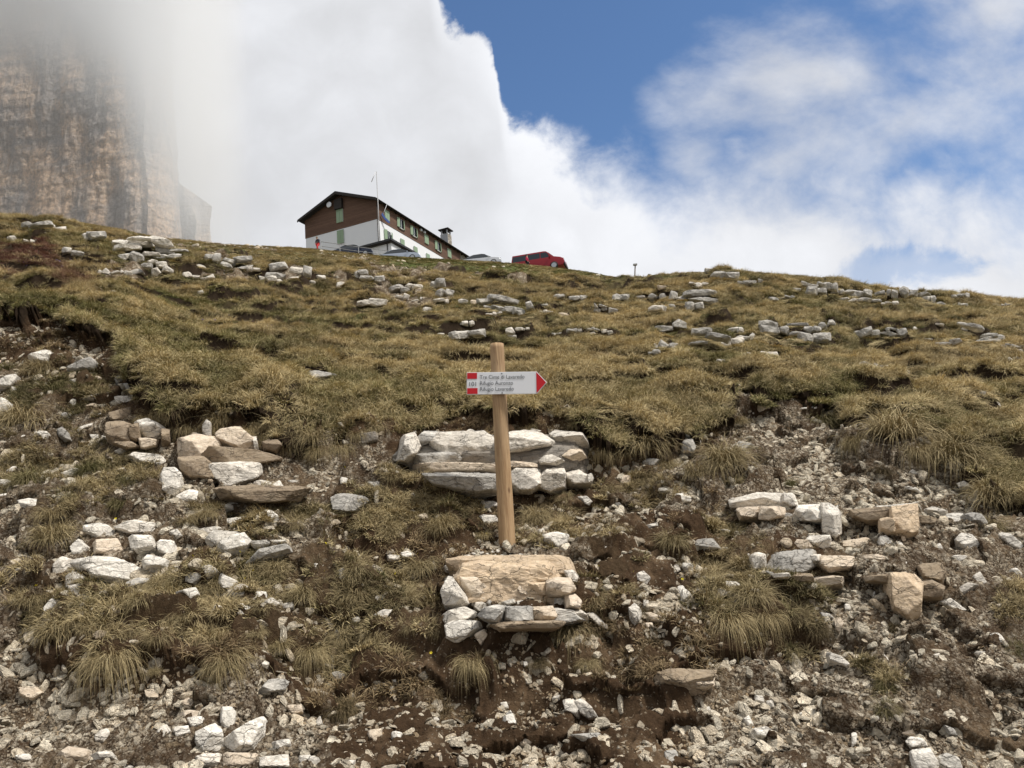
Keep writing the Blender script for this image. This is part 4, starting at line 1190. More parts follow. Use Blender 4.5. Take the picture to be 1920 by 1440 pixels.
# small broken stones and chips higher up the hill
X, Y = scatter_area(60000, -0.72, 0.72, 8.5, 76, r)
sc = look(TSC, X, Y)
cl = sstep(fbm2(X * 0.5, Y * 0.35, 3, 311), 0.05, 0.5)
dens = sc * 0.9 + 0.009 + 0.02 * cl
keep = (r.random(len(X)) < dens) & (Y < 74)
X, Y = X[keep], Y[keep]; n = len(X)
size = 0.018 * (1 - r.random(n)) ** (-0.5) * (Y / 25) ** 0.45; size = np.minimum(size, 0.25)
P = np.stack([X, Y, H(X, Y) + size * 0.2 + 0.01], -1)
tint = np.stack([r.beta(1.2, 4, n), r.beta(2, 2, n), np.clip(r.normal(0.8, 0.12, n), 0.4, 1)], -1)
geo_scatter('rubble', pebs, P, size[:, None] * np.ones((n, 3)), align_euler(normal(X, Y), r.uniform(0, 6.28, n), r, 0.3), r.integers(0, 10, n), tint, 'scattered small grey stones over the upper meadow')
print('rubble', n)

# ------------------------------------------------------------------ grass
def grass_material(name, inst, kind=0):
    m, t, b = mat(name)
    tip = t.node('ShaderNodeAttribute', attribute_name='tip').outputs['Fac']
    rv = t.node('ShaderNodeAttribute', attribute_name='rv').outputs['Fac']
    if inst:
        se = t.node('ShaderNodeSeparateColor', {0: t.node('ShaderNodeAttribute', attribute_type='INSTANCER', attribute_name='tint').outputs['Color']})
    else: se = t.node('ShaderNodeSeparateColor', {0: t.node('ShaderNodeObjectInfo').outputs['Color']})
    dry, red, br = se.outputs
    green = t.mix(rv, (0.10, 0.098, 0.033), (0.26, 0.235, 0.088))
    straw = t.mix(rv, (0.25, 0.185, 0.088), (0.60, 0.49, 0.275))
    k = t.m('ADD', t.m('MULTIPLY', tip, 0.45), t.m('ADD', t.m('MULTIPLY', dry, 0.75), t.m('MULTIPLY', rv, 0.35)))
    c = t.mix(t.mr(k, 0.36, 0.98), green, straw)
    c = t.mix(red, c, t.mix(rv, (0.065, 0.018, 0.02), (0.17, 0.06, 0.045)))
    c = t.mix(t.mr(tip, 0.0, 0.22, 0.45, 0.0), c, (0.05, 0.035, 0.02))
    c = t.vm('SCALE', c, scale=br)
    t.put(b.inputs['Base Color'], c)
    b.inputs['Roughness'].default_value = 0.75; b.inputs['Specular IOR Level'].default_value = 0.15
    return m
M_GRASS = grass_material('grass_blades', True); M_TUFT = grass_material('tuft_blades', False)
def blades(n, r, rad, L0, L1, width, lean0, lean1, droop, seg=3, bias=0.0, mound=0.0):
    """tuft of n blades that rise from a small patch and bend over"""
    ph = r.uniform(0, 6.283, n); rr = rad * np.sqrt(r.random(n))
    root = np.stack([np.cos(ph) * rr, np.sin(ph) * rr, mound * (1 - (rr / rad) ** 2)], -1)
    dph = ph + r.normal(size=n) * 0.95
    dirh = np.stack([np.cos(dph), np.sin(dph) - bias, np.zeros(n)], -1); dirh /= np.linalg.norm(dirh, axis=1, keepdims=True)
    L = r.uniform(L0, L1, n); ln = r.uniform(lean0, lean1, n); dr = droop * r.uniform(0.6, 1.4, n)
    side = np.stack([-dirh[:, 1], dirh[:, 0], np.zeros(n)], -1)
    tw = r.normal(size=n) * 0.6; side = side * np.cos(tw)[:, None] + np.array([0, 0, 1.0]) * np.sin(tw)[:, None] * 0.6
    p = root.copy(); ang = ln.copy(); pts = [p.copy()]
    for k in range(seg):
        st_ = (L / seg)[:, None] * (dirh * np.sin(ang)[:, None] + np.array([0, 0, 1.0]) * np.cos(ang)[:, None])
        p = p + st_; pts.append(p.copy()); ang = ang + dr / seg * (1.0 + 0.4 * k)
        ang = np.minimum(ang, 2.95)
    V, T = [], []
    for k in range(seg + 1):
        w = width * (1 - (k / seg) ** 1.6) + width * 0.12
        w = w * r.uniform(0.7, 1.3, n)[:, None] if k == 0 else w
        V += [pts[k] - side * w / 2, pts[k] + side * w / 2]; T += [np.full(n, k / seg)] * 2
    V = np.stack(V, 1); T = np.stack(T, 1); m_ = 2 * (seg + 1)
    base = (np.arange(n) * m_)[:, None]
    F = np.concatenate([base + np.array([2 * k, 2 * k + 1, 2 * k + 3, 2 * k + 2]) for k in range(seg)], 0)
    rv = np.repeat(r.random(n), m_)
    return V.reshape(-1, 3), F, T.reshape(-1), rv
def blade_mesh(name, args_list, mt):
    Vs, Fs, Ts, Rs, o = [], [], [], [], 0
    for a in args_list:
        V, F, T, Rv = a; Vs.append(V); Fs.append(F + o); Ts.append(T); Rs.append(Rv); o += len(V)
    return mesh_np(name, np.concatenate(Vs), np.concatenate(Fs), mt, False, dict(tip=np.concatenate(Ts), rv=np.concatenate(Rs)))
gp = []
for i in range(8):
    r = np.random.default_rng(400 + i)
    if i < 5: a = [blades(70, r, 0.045, 0.05, 0.12, 0.0030, 0.15, 0.9, 1.5, 3, 0.35)]
    else: a = [blades(80, r, 0.05, 0.04, 0.09, 0.0032, 0.3, 1.2, 1.2, 3, 0.2)]
    gp.append(bpy.data.objects.new('grass_%02d' % i, blade_mesh('grass', a, M_GRASS)))
# low leafy herb / heath kinds
for i in range(8, 10):
    r = np.random.default_rng(400 + i)
    gp.append(bpy.data.objects.new('grass_%02d' % i, blade_mesh('grass', [blades(90, r, 0.05, 0.02, 0.05, 0.007, 0.2, 1.3, 0.8, 2, 0.1)], M_GRASS)))
r = np.random.default_rng(55)
def meadow(n, y0, y1, dens_f, sc_, name, lab):
    X, Y = scatter_area(n, -0.74, 0.74, y0, y1, r)
    g, g2, red, lush = look(TG, X, Y), look(TG2, X, Y), look(TRED, X, Y), look(TLUSH, X, Y)
    stp = look(TSTEEP, X, Y)
    d = dens_f(X, Y, g, g2, stp)
    k = r.random(n) < d
    shrink = np.zeros(len(X), bool); qx, qy = project(np.stack([X, Y, H(X, Y)], -1))
    for (x, y, w, h) in CLEAR:
        shrink |= ((qx - x) / (w * 0.56)) ** 2 + ((qy - (y + h * 0.35)) / (h * 0.75)) ** 2 < 1
    ys_ = 1 - 0.72 * shrink[k]
    X, Y, g, g2, red, lush, stp = [a[k] for a in (X, Y, g, g2, red, lush, stp)]
    n = len(X); s = sc_(Y) * r.uniform(0.7, 1.35, n) * np.where(g > 0.5, 1, 0.8)
    big = fbm2(X * 0.35, Y * 0.45, 3, 401); sm = fbm2(X * 2.6, Y * 3.6, 3, 67)
    dry = 0.22 * (g < 0.5) + np.clip(0.52 + 0.6 * big + 0.42 * sm + r.normal(size=n) * 0.12 - 0.55 * lush, 0, 1)
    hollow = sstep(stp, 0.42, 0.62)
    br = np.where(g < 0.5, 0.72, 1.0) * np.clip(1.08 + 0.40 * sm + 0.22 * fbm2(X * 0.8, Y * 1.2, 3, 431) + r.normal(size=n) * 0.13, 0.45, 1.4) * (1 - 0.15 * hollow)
    rd = np.clip(0.35 * (g < 0.5) * (g2 < 0.3) + red * 0.85 * (r.random(n) < 0.85) + 0.10 * (sstep(fbm2(X * 0.9, Y * 1.3, 2, 409), 0.35, 0.6)), 0, 1)
    idx = np.where(r.random(n) < 0.12 + 0.5 * lush + 0.35 * (g < 0.5), r.integers(8, 10, n), r.integers(0, 8, n))
    yaw = r.normal(size=n) * 0.8
    nr = normal(X, Y, 0.05); nr = nr * 0.55 + np.array([0, -0.10, 0.55]); 
    P = np.stack([X, Y - look(TSH, X, Y), H(X, Y) - 0.008], -1)
    sv = s[:, None] * np.stack([r.uniform(.85, 1.2, n), r.uniform(.85, 1.2, n), r.uniform(0.8, 1.25, n) * ys_ * np.where((Y > 45) & (X / Y > -.38) & (X / Y < .16), 0.35, 1 - 0.45 * sstep(Y, 25, 40))], -1)
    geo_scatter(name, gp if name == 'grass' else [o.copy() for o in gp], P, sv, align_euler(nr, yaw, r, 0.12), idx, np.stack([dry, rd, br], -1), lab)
    print(name, n)
def d_near(X, Y, g, g2, stp):
    cl = sstep(fbm2(X * 3.2, Y * 4.2, 3, 411), -0.15, 0.2)
    return np.clip(g * (0.97 - 0.85 * sstep(stp, 0.50, 0.64)) + (1 - g) * g2 * 0.75 * cl + (1 - g) * 0.17 * sstep(fbm2(X * 2.0, Y * 3.0, 3, 415), -0.3, 0.2) * (1 - look(TSC, X, Y)), 0, 1)
meadow(95000, 3.9, 11.0, d_near, lambda Y: 1.0 + 0 * Y, 'grass', 'olive and straw coloured alpine turf covering the hillside')
meadow(105000, 11.0, 30.0, lambda X, Y, g, g2, stp: g * (1 - 0.8 * sstep(stp, 0.48, 0.62)), lambda Y: 1.15 * (Y / 11) ** 0.6, 'meadow_grass', 'straw and olive turf of the middle slope')
meadow(80000, 30.0, 78.0, lambda X, Y, g, g2, stp: np.where((X / Y > -.3) & (X / Y < .13) & (Y > 73), 0, g), lambda Y: 1.8 * (Y / 30) ** 0.5, 'hilltop_grass', 'thin turf up to the skyline')

# tussocks one can tell apart
tp = []
for i in range(8):
    r = np.random.default_rng(600 + i)
    a = [blades(430, r, 0.40, 0.35, 1.05, 0.013, 0.1, 1.35, 2.0, 4, 0.55, 0.14), blades(300, r, 0.42, 0.2, 0.6, 0.013, 0.0, 1.2, 1.5, 3, 0.2, 0.14), blades(60, r, 0.4, 0.7, 1.4, 0.012, 0.3, 1.5, 1.4, 4, 0.6, 0.1)]
    tp.append(blade_mesh('grass_tuft', a, M_TUFT))
hp = []
for i in range(4):   # tussocks whose long dead leaves hang down the bank
    r = np.random.default_rng(650 + i)
    a = [blades(420, r, 0.36, 0.4, 1.5, 0.011, 0.4, 1.4, 2.4, 6, 1.0, 0.12), blades(300, r, 0.38, 0.25, 0.7, 0.012, 0.0, 1.1, 1.6, 4, 0.3, 0.16), blades(70, r, 0.3, 1.1, 2.0, 0.010, 0.3, 1.5, 2.6, 6, 1.0, 0.1)]
    hp.append(blade_mesh('grass_tuft', a, M_TUFT))
TUFTS = """104,961,75,s 105,1005,90,s 266,1120,70,s 124,1175,110,s 215,1235,120,h 174,1170,60,s 435,1185,80,s 431,1240,110,h 573,1110,90,s 587,1222,80,h 527,1207,70,s 293,1252,30,s 390,963,60,s 555,982,60,s 518,1064,70,s 399,1101,50,s
303,1096,70,s 353,973,50,s 82,695,75,s 50,790,110,s 108,730,60,g 241,707,45,s 740,893,50,s 750,790,75,s 747,940,50,s 693,967,60,s 830,987,95,s 870,953,60,s 727,993,60,s 1003,967,80,s 977,993,50,s 1057,933,50,s
1143,923,60,s 1157,987,55,s 1257,1013,80,s 905,1000,45,s 663,1067,70,s 787,1063,90,s 663,1113,80,s 767,1117,60,s 773,1170,50,s 1120,1123,80,s 1062,1185,95,h 1207,835,130,s 1213,790,90,s 885,1240,85,h 1100,1240,55,h 641,1327,80,b
1358,867,130,s 1303,885,80,s 1353,1060,60,s 1413,1115,100,s 1367,1165,105,h 1431,1155,85,h 1482,1150,70,b 1675,812,150,s 1775,858,150,s 1858,930,110,s 1656,885,55,b 1290,815,60,s 1890,905,70,s 1537,793,90,g 1427,1022,40,s 1463,990,40,s
1528,1180,60,b 1674,1175,50,b 1899,1215,55,g 1660,1280,50,g 1656,1325,60,g 330,780,70,s 420,790,80,s 520,800,80,s 590,822,90,s 640,790,80,s 480,800,60,h 560,815,70,h 1160,845,60,s 1850,985,70,s 1100,1180,60,s 1010,1240,50,b 1480,905,35,g
300,1190,60,s 345,1150,55,s 500,1130,55,s 60,1120,60,s 640,1190,60,s 700,1190,60,s 480,1180,50,s 250,1180,60,s 760,1230,55,b 820,1180,50,b 1200,1150,55,b 130,930,60,g 60,900,80,g 170,880,70,g 250,900,60,g 230,945,60,g 285,788,60,h 350,806,60,h 405,806,55,h 455,812,60,h 505,822,60,h 548,840,60,h 600,850,65,h 640,842,60,h 672,815,55,h 705,803,55,h 1000,800,45,s 1080,798,55,s 1130,850,60,h 1250,872,60,h 1600,832,70,h 1720,850,80,h 1380,790,50,s"""
TUFT_OBJ = []
for k, s_ in enumerate(TUFTS.split()):
    x, y, w, kd = s_.split(','); x, y, w = float(x), float(y), float(w)
    P = hit([x], [y])[0]; r = np.random.default_rng(700 + k)
    me = hp[k % 4] if kd == 'h' else tp[k % 8]
    o = link('grass_tuft', me, loc=P + np.array([0, -0.02, -0.02]))
    sc_ = w * np.linalg.norm(P) / FPX / (1.75 if kd != 'h' else 1.85)
    o.scale = (sc_, sc_, sc_ * r.uniform(0.85, 1.1)); o.rotation_euler = (0.30 if kd != 'h' else 0.15, r.normal() * 0.08, r.normal() * 0.35)
    dry = {'s': 0.78, 'h': 0.80, 'g': 0.1, 'b': 0.5}[kd] + r.normal() * 0.08
    o.color = (max(0, dry), 0.25 if kd == 'b' else 0.0, {'s': 0.72, 'h': 0.78, 'g': 0.6, 'b': 0.4}[kd] * r.uniform(0.85, 1.12), 1)
    o['category'] = 'grass tuft'
    TUFT_OBJ.append([o, x, y, w, kd])

# small flowers
r = np.random.default_rng(88)
def flower_mesh(c1):
    V, F = [], []
    for k in range(5):
        a = k * 1.2566; n = len(V)
        V += [(0, 0, 0), (math.cos(a - .45) * .7, math.sin(a - .45) * .7, .15), (math.cos(a), math.sin(a), .3), (math.cos(a + .45) * .7, math.sin(a + .45) * .7, .15)]
        F.append((n, n + 1, n + 2, n + 3))
    return mesh_np('petals', V, F, c1)
fy = bpy.data.objects.new('flower_0', flower_mesh(flat('yellow_petal', (0.62, 0.50, 0.02)))); fp = bpy.data.objects.new('flower_1', flower_mesh(flat('violet_petal', (0.06, 0.04, 0.22))))
yx = r.uniform(60, 1300, 60); yy_ = r.uniform(600, 1250, 60); vx = np.concatenate([r.normal(0, 1, 34) * 90 + 330, r.normal(0, 1, 14) * 40 + 95]); vy = np.concatenate([r.normal(0, 1, 34) * 12 + 622, r.normal(0, 1, 14) * 12 + 500])
Pf = hit(np.concatenate([yx, vx]), np.concatenate([yy_, vy])); n = len(Pf)
Pf[:, 2] += 0.05 + 0.002 * Pf[:, 1]
sz = np.concatenate([np.full(60, 0.009), np.full(48, 0.013)]) * np.maximum(1, Pf[:, 1] / 8)
geo_scatter('wildflowers', [fy, fp], Pf, sz[:, None] * np.ones((n, 3)), np.stack([np.full(n, 0.9), r.normal(size=n) * .3, r.uniform(0, 6, n)], -1), np.concatenate([np.zeros(60), np.ones(48)]), np.ones((n, 3)), 'tiny yellow and violet flowers dotted through the turf')

# ------------------------------------------------------------------ small shape helpers
def bm_obj(name, bm, mt, parent=None, loc=None, smooth=False):
    me = bpy.data.meshes.new(name); bm.to_mesh(me); bm.free()
    if mt: me.materials.append(mt)
    for p in me.polygons: p.use_smooth = smooth
    return link(name, me, parent, loc)
def add_box(bm, c, size, rot=None, bev=0.0):
    r_ = bmesh.ops.create_cube(bm, size=1.0); vs = r_['verts']
    M = Matrix.Translation(Vector(c)) @ (rot.to_4x4() if rot is not None else Matrix.Identity(4)) @ Matrix.Diagonal((*size, 1))
    bmesh.ops.transform(bm, matrix=M, verts=vs)
    if bev: bmesh.ops.bevel(bm, geom=[e for e in bm.edges if any(v in vs for v in e.verts)], offset=bev, segments=2, affect='EDGES', profile=0.5)
    return vs
def box(name, c, size, mt, parent=None, rot=None, bev=0.0):
    bm = bmesh.new(); add_box(bm, (0, 0, 0), size, rot, bev); return bm_obj(name, bm, mt, parent, c)
def add_tube(bm, a, b, r0, r1=None, n=10, caps=True):
    a, b = Vector(a), Vector(b); d_ = b - a; r1 = r0 if r1 is None else r1
    q = d_.to_track_quat('Z', 'Y').to_matrix().to_4x4()
    bmesh.ops.create_cone(bm, cap_ends=caps, segments=n, radius1=r0, radius2=r1, depth=d_.length, matrix=Matrix.Translation((a + b) / 2) @ q)
def tube(name, a, b, r0, mt, parent=None, r1=None, n=10):
    bm = bmesh.new(); add_tube(bm, a, b, r0, r1, n); return bm_obj(name, bm, mt, parent, smooth=True)
def prism(name, poly, u, v, w, depth, mt, parent=None, origin=(0, 0, 0), bev=0.0):
    """polygon in the (u,v) plane pushed along w by depth"""
    u, v, w, o = [Vector(tuple(map(float, x))) for x in (u, v, w, origin)]
    bm = bmesh.new(); f = [bm.verts.new(o + u * p[0] + v * p[1]) for p in poly]; k = [bm.verts.new(o + u * p[0] + v * p[1] + w * depth) for p in poly]
    bm.faces.new(f); bm.faces.new(k[::-1]); n = len(poly)
    for i in range(n): bm.faces.new((f[i], k[i], k[(i + 1) % n], f[(i + 1) % n]))
    bmesh.ops.recalc_face_normals(bm, faces=bm.faces)
    if bev: bmesh.ops.bevel(bm, geom=bm.edges[:], offset=bev, segments=2, affect='EDGES', profile=0.5)
    return bm_obj(name, bm, mt, parent)

# ------------------------------------------------------------------ the signpost
def wood_material():
    m, t, b = mat('peeled_wood')
    oc = t.node('ShaderNodeTexCoord').outputs['Object']
    st_ = t.node('ShaderNodeMapping', {0: oc, 3: (1, 1, 0.055)}).outputs[0]
    a = t.noise(st_, 60, 6, 0.65, 0.6); bb = t.noise(st_, 190, 4, 0.6); c_ = t.noise(oc, 3.0, 4)
    c = t.mix(t.mr(a, 0.3, 0.7), (0.30, 0.185, 0.095), (0.50, 0.345, 0.195))
    c = t.mix(t.mr(bb, 0.52, 0.7, 0, 0.45), c, (0.22, 0.125, 0.06)); c = t.mix(t.mr(c_, 0.4, 0.7, 0, 0.5), c, (0.43, 0.31, 0.19))
    crk = t.vor(t.node('ShaderNodeMapping', {0: oc, 3: (1, 1, 0.05)}).outputs[0], 22.0, 'DISTANCE_TO_EDGE')
    cm = t.m('MULTIPLY', t.mr(crk, 0.0, 0.03, 1, 0), t.mr(t.noise(oc, 7.0, 3), 0.55, 0.68))
    kn = t.vor(t.node('ShaderNodeMapping', {0: oc, 3: (1, 1, 0.45)}).outputs[0], 6.5)
    km = t.mr(kn, 0.04, 0.10, 0.85, 0)
    c = t.mix(t.m('MAXIMUM', cm, km), c, (0.10, 0.05, 0.025))
    t.put(b.inputs['Base Color'], c)
    t.put(b.inputs['Normal'], t.bump(t.m('SUBTRACT', t.m('ADD', a, bb), t.m('MULTIPLY', cm, 2.0)), 0.5, 0.004))
    b.inputs['Roughness'].default_value = 0.7
    return m
M_WOOD = wood_material()
YP = float(hit([950], [1022])[0][1]) ; YP = min(max(YP, 4.95), 5.2)
p_base = at(950, 1032, YP); p_top = at(932.5, 645, YP)
sp = empty('trail_signpost', p_base, 'round peeled timber post with a white and red arrow board numbered 101', 'signpost')
ax = p_top - p_base; Lp = np.linalg.norm(ax); axn = ax / Lp
bm = bmesh.new(); NR, NSg = 60, 40
ux = np.cross(axn, [0, -1, 0]); ux /= np.linalg.norm(ux); uy = np.cross(axn, ux)
rings = []
for i in range(NR + 1):
    z = -0.45 + (Lp + 0.45) * i / NR
    tt_ = i / NR; rad = 0.0545 - 0.0075 * tt_
    ring = []
    for k in range(NSg):
        a = 6.2832 * k / NSg
        rr = rad * (1 + 0.018 * math.sin(3 * a + 1.3 + tt_) + 0.012 * math.sin(a * 2 + 5 * tt_)) + 0.0009 * math.sin(7 * a + 9 * tt_)
        if math.cos(a - 3.9) > 0.86: rr *= 0.972
        if i == NR: rr *= 0.955
        w = axn * z + ux * math.cos(a) * rr + uy * math.sin(a) * rr + ux * 0.004 * math.sin(tt_ * 5)
        ring.append(bm.verts.new(w))
    rings.append(ring)
for i in range(NR):
    for k in range(NSg): bm.faces.new((rings[i][k], rings[i][(k + 1) % NSg], rings[i + 1][(k + 1) % NSg], rings[i + 1][k]))
bm.faces.new(rings[-1]); bm.faces.new(rings[0][::-1]); bmesh.ops.recalc_face_normals(bm, faces=bm.faces)
post = bm_obj('post', bm, M_WOOD, sp, smooth=True)
M_WHITE = flat('white_enamel', (0.74, 0.76, 0.79), 0.35, noise=0.03); M_RED = flat('red_enamel', (0.52, 0.015, 0.022), 0.35, noise=0.06); M_INK = flat('black_ink', (0.07, 0.08, 0.095), 0.5)
YB = YP - 0.072
A0 = at(875, 719, YB); A1 = at(1025.5, 717, YB)
bx = A1 - A0; bl = np.linalg.norm(bx); bx /= bl; bz = np.cross(bx, [0, 1.0, 0]); bz /= np.linalg.norm(bz); by = np.cross(bz, bx)
bhh = 43.0 / FPX * YB * 1.0; sq = bl * (1006.5 - 875) / 150.5
mb = Matrix(((bx[0], by[0], bz[0], 0), (bx[1], by[1], bz[1], 0), (bx[2], by[2], bz[2], 0), (0, 0, 0, 1)))
bm = bmesh.new()
outl = [(0, -bhh / 2), (sq, -bhh / 2), (bl, 0), (sq, bhh / 2), (0, bhh / 2)]
f = [bm.verts.new((x, 0, z)) for x, z in outl]; k_ = [bm.verts.new((x, 0.016, z)) for x, z in outl]
bm.faces.new(f); bm.faces.new(k_[::-1])
for i in range(5): bm.faces.new((f[i], k_[i], k_[(i + 1) % 5], f[(i + 1) % 5]))
bmesh.ops.recalc_face_normals(bm, faces=bm.faces)
bmesh.ops.bevel(bm, geom=bm.edges[:], offset=0.0018, segments=2, affect='EDGES', profile=0.5)
board = bm_obj('sign_board', bm, M_WHITE, sp); board.matrix_local = Matrix.Translation(Vector(tuple(A0 - p_base))) @ mb
U = bl / 150.5
def sheet(name, poly, mt, y=-0.0022):
    bm = bmesh.new(); f = [bm.verts.new((x, y, z)) for x, z in poly]; b2 = [bm.verts.new((x, y + 0.0012, z)) for x, z in poly]
    bm.faces.new(f); bm.faces.new(b2[::-1]); n = len(poly)
    for i in range(n): bm.faces.new((f[i], b2[i], b2[(i + 1) % n], f[(i + 1) % n]))
    bmesh.ops.recalc_face_normals(bm, faces=bm.faces)
    return bm_obj(name, bm, mt, board)
m_ = 0.0035
sheet('red_square', [(m_, bhh / 2 - m_), (19.5 * U, bhh / 2 - m_), (19.5 * U, bhh / 2 - 12.5 * U), (m_, bhh / 2 - 12.5 * U)], M_RED)
sheet('red_square', [(m_, -bhh / 2 + m_), (20.5 * U, -bhh / 2 + m_), (20.5 * U, -bhh / 2 + 12.0 * U), (m_, -bhh / 2 + 12.0 * U)], M_RED)
sheet('red_arrowhead', [(sq - 0.0025, -bhh / 2 + m_), (bl - 0.006, 0), (sq - 0.0025, bhh / 2 - m_)], M_RED)
def text(s, x, z, size, sx=1.0):
    cu = bpy.data.curves.new('lettering', 'FONT'); cu.body = s; cu.size = size; cu.extrude = 0.0004; cu.offset = -0.0002
    o = bpy.data.objects.new('tmp_text', cu); COL.objects.link(o)
    bpy.context.view_layer.update()
    me = bpy.data.meshes.new_from_object(o.evaluated_get(bpy.context.evaluated_depsgraph_get()))
    bpy.data.objects.remove(o); me.materials.clear(); me.materials.append(M_INK)
    t_ = link('lettering', me, board, (x, -0.0026, z)); t_.rotation_euler = (math.pi / 2, 0, 0); t_.scale = (sx, 1, 1)
    return t_
TS = 12.2 * U
text('101', 2.9 * U, -5.4 * U, 9.6 * U * 1.25, 0.95)
text('Tre Cime di Lavaredo', 24.5 * U, 8.2 * U, TS * 0.86, 0.90); text('Rifugio Auronzo', 24.5 * U, -3.4 * U, TS * 0.86, 0.90); text('Rifugio Lavaredo', 24.5 * U, -14.6 * U, TS * 0.86, 0.90)
for (x, z) in ((66 * U, 18.2 * U), (66.5 * U, -19.0 * U)):
    bm = bmesh.new(); bmesh.ops.create_uvsphere(bm, u_segments=10, v_segments=6, radius=0.0042); s_ = bm_obj('screw', bm, M_INK, board, (x, -0.001, z), True); s_.scale = (1, .5, 1)
# stones wedged round the foot of the post
FOOT = """712,790,40,22,w 745,775,26,14,p 790,770,22,14,w 820,778,18,12,p 850,765,20,14,w 880,760,22,16,p 905,790,26,20,w 930,770,22,16,w 955,782,28,18,p 985,770,24,18,w 1010,785,26,18,w 1035,765,24,18,w 1060,780,30,22,p 1085,765,28,20,w 1095,790,22,16,w 1120,790,24,14,p 1150,785,22,24,w
1000,745,22,16,w 960,745,18,12,p 1030,750,18,14,w 870,785,18,12,w 840,795,20,10,p 1180,810,30,16,w 1210,825,26,20,p 935,800,18,12,w 975,798,20,12,p 765,795,22,10,p 690,800,26,10,w 1040,798,22,10,w 800,792,20,10,w"""
for k, s_ in enumerate(FOOT.split()):
    x, y, w, h, tone = s_.split(','); r = np.random.default_rng(8000 + k)
    q = blob(640 + float(x) / 3, 780 + float(y) / 3, float(w) * 1.25 / 3, float(h) * 1.35 / 3, r.uniform(-20, 20), r)
    C0, V, F, size = traced(q, 8100 + k, 3, lean=0.3, lift=0.6)
    put_rock(C0, V, F, tone, px=(640 + float(x) / 3, 780 + float(y) / 3), size=size, asp=float(w) / float(h), label='@foot', group='stones heaped round the post foot')

# ------------------------------------------------------------------ the mountain hut
M_PLASTER = flat('white_plaster', (0.78, 0.79, 0.80), 0.9, noise=0.04, scale=0.8)
def clad():
    m, t, b = mat('brown_boards'); oc = t.node('ShaderNodeTexCoord').outputs['Object']
    z = t.node('ShaderNodeSeparateXYZ', {0: oc}).outputs[2]
    row = t.m('FRACT', t.m('MULTIPLY', z, 5.0)); rn = t.node('ShaderNodeTexWhiteNoise', {'W': t.m('FLOOR', t.m('MULTIPLY', z, 5.0))}, noise_dimensions='1D').outputs[0]
    n = t.noise(t.node('ShaderNodeMapping', {0: oc, 3: (1, 1, 8)}).outputs[0], 0.9, 6, 0.7)
    c = t.mix(t.m('ADD', t.m('MULTIPLY', n, 0.8), t.m('MULTIPLY', rn, 0.3)), (0.07, 0.04, 0.028), (0.21, 0.125, 0.085))
    c = t.mix(t.mr(row, 0.0, 0.14, 0.7, 0), c, (0.02, 0.011, 0.008))
    t.put(b.inputs['Base Color'], c); b.inputs['Roughness'].default_value = 0.8
    t.put(b.inputs['Normal'], t.bump(t.mr(row, 0.0, 0.15), 0.6, 0.03)); return m
M_CLAD = clad(); M_ROOF = flat('roof_sheet', (0.045, 0.045, 0.047), 0.7, noise=0.25); M_FASC = flat('dark_fascia', (0.03, 0.024, 0.02), 0.7)
M_SHUT = flat('green_shutter', (0.27, 0.36, 0.24), 0.6, noise=0.1, scale=6); M_PANE = flat('window_pane', (0.02, 0.025, 0.03), 0.12, noise=0.1, spec=0.6); M_TRIM = flat('pale_trim', (0.6, 0.62, 0.58), 0.6)
def stone_wall():
    m, t, b = mat('stone_wall'); oc = t.node('ShaderNodeTexCoord').outputs['Object']
    v = t.node('ShaderNodeTexVoronoi', {'Vector': oc, 'Scale': 3.2}); e = t.vor(oc, 3.2, 'DISTANCE_TO_EDGE')
    r_ = t.node('ShaderNodeSeparateColor', {0: v.outputs['Color']})
    c = t.mix(r_.outputs[0], (0.22, 0.19, 0.15), (0.48, 0.44, 0.37)); c = t.mix(t.mr(e, 0.0, 0.06, 1, 0), c, (0.12, 0.11, 0.10))
    t.put(b.inputs['Base Color'], c); t.put(b.inputs['Normal'], t.bump(e, 0.5, 0.05)); return m
M_STONE = stone_wall()
YAW = 0.4106
BG = np.array([-math.cos(YAW), math.sin(YAW), 0]); BL = np.array([math.sin(YAW), math.cos(YAW), 0]); BZ = np.array([0, 0, 1.0])
HC = np.array([-16.37, 98.0, 43.17])          # foot of the boards at the near corner
WID, LEN = 12.0, 29.5
HB = 7.4                                       # plaster below the boards
hut = empty('mountain_hut', HC - BZ * HB, 'long alpine hut on the skyline, dark boards over white plaster, green shutters', 'building', rotz=-YAW)
# in the hut's own frame: x towards the long side's outside is -BG, y along the length, z up
def hp_(g, l, z): return (-g, l, z + HB)       # g metres along the gable from the near corner, l along the length
EV = 2.62; RDG = 4.95                          # eaves and ridge above the foot of the boards
def hbox(name, g0, g1, l0, l1, z0, z1, mt, parent=hut, bev=0.0):
    return box(name, hp_((g0 + g1) / 2, (l0 + l1) / 2, (z0 + z1) / 2), (abs(g1 - g0), abs(l1 - l0), abs(z1 - z0)), mt, parent, bev=bev)
hbox('plaster_wall', 0.0, WID, 0.0, LEN - 5.5, -HB, 0.0, M_PLASTER)
def gable_prism(name, l0, l1, inset, z0, mt, z_off=0.0):
    poly = [(-(WID - inset), z0 + HB), (-inset, z0 + HB), (-inset, EV + HB + z_off), (-WID / 2, RDG + HB + z_off), (-(WID - inset), EV + HB + z_off)]
    return prism(name, poly, (1, 0, 0), (0, 0, 1), (0, 1, 0), l1 - l0, mt, hut, (0, l0, 0))
gable_prism('boarding', -0.05, LEN - 5.5, -0.05, 0.003, M_CLAD)
gable_prism('stone_end', LEN - 5.49, LEN, 0.0, -HB, M_STONE)
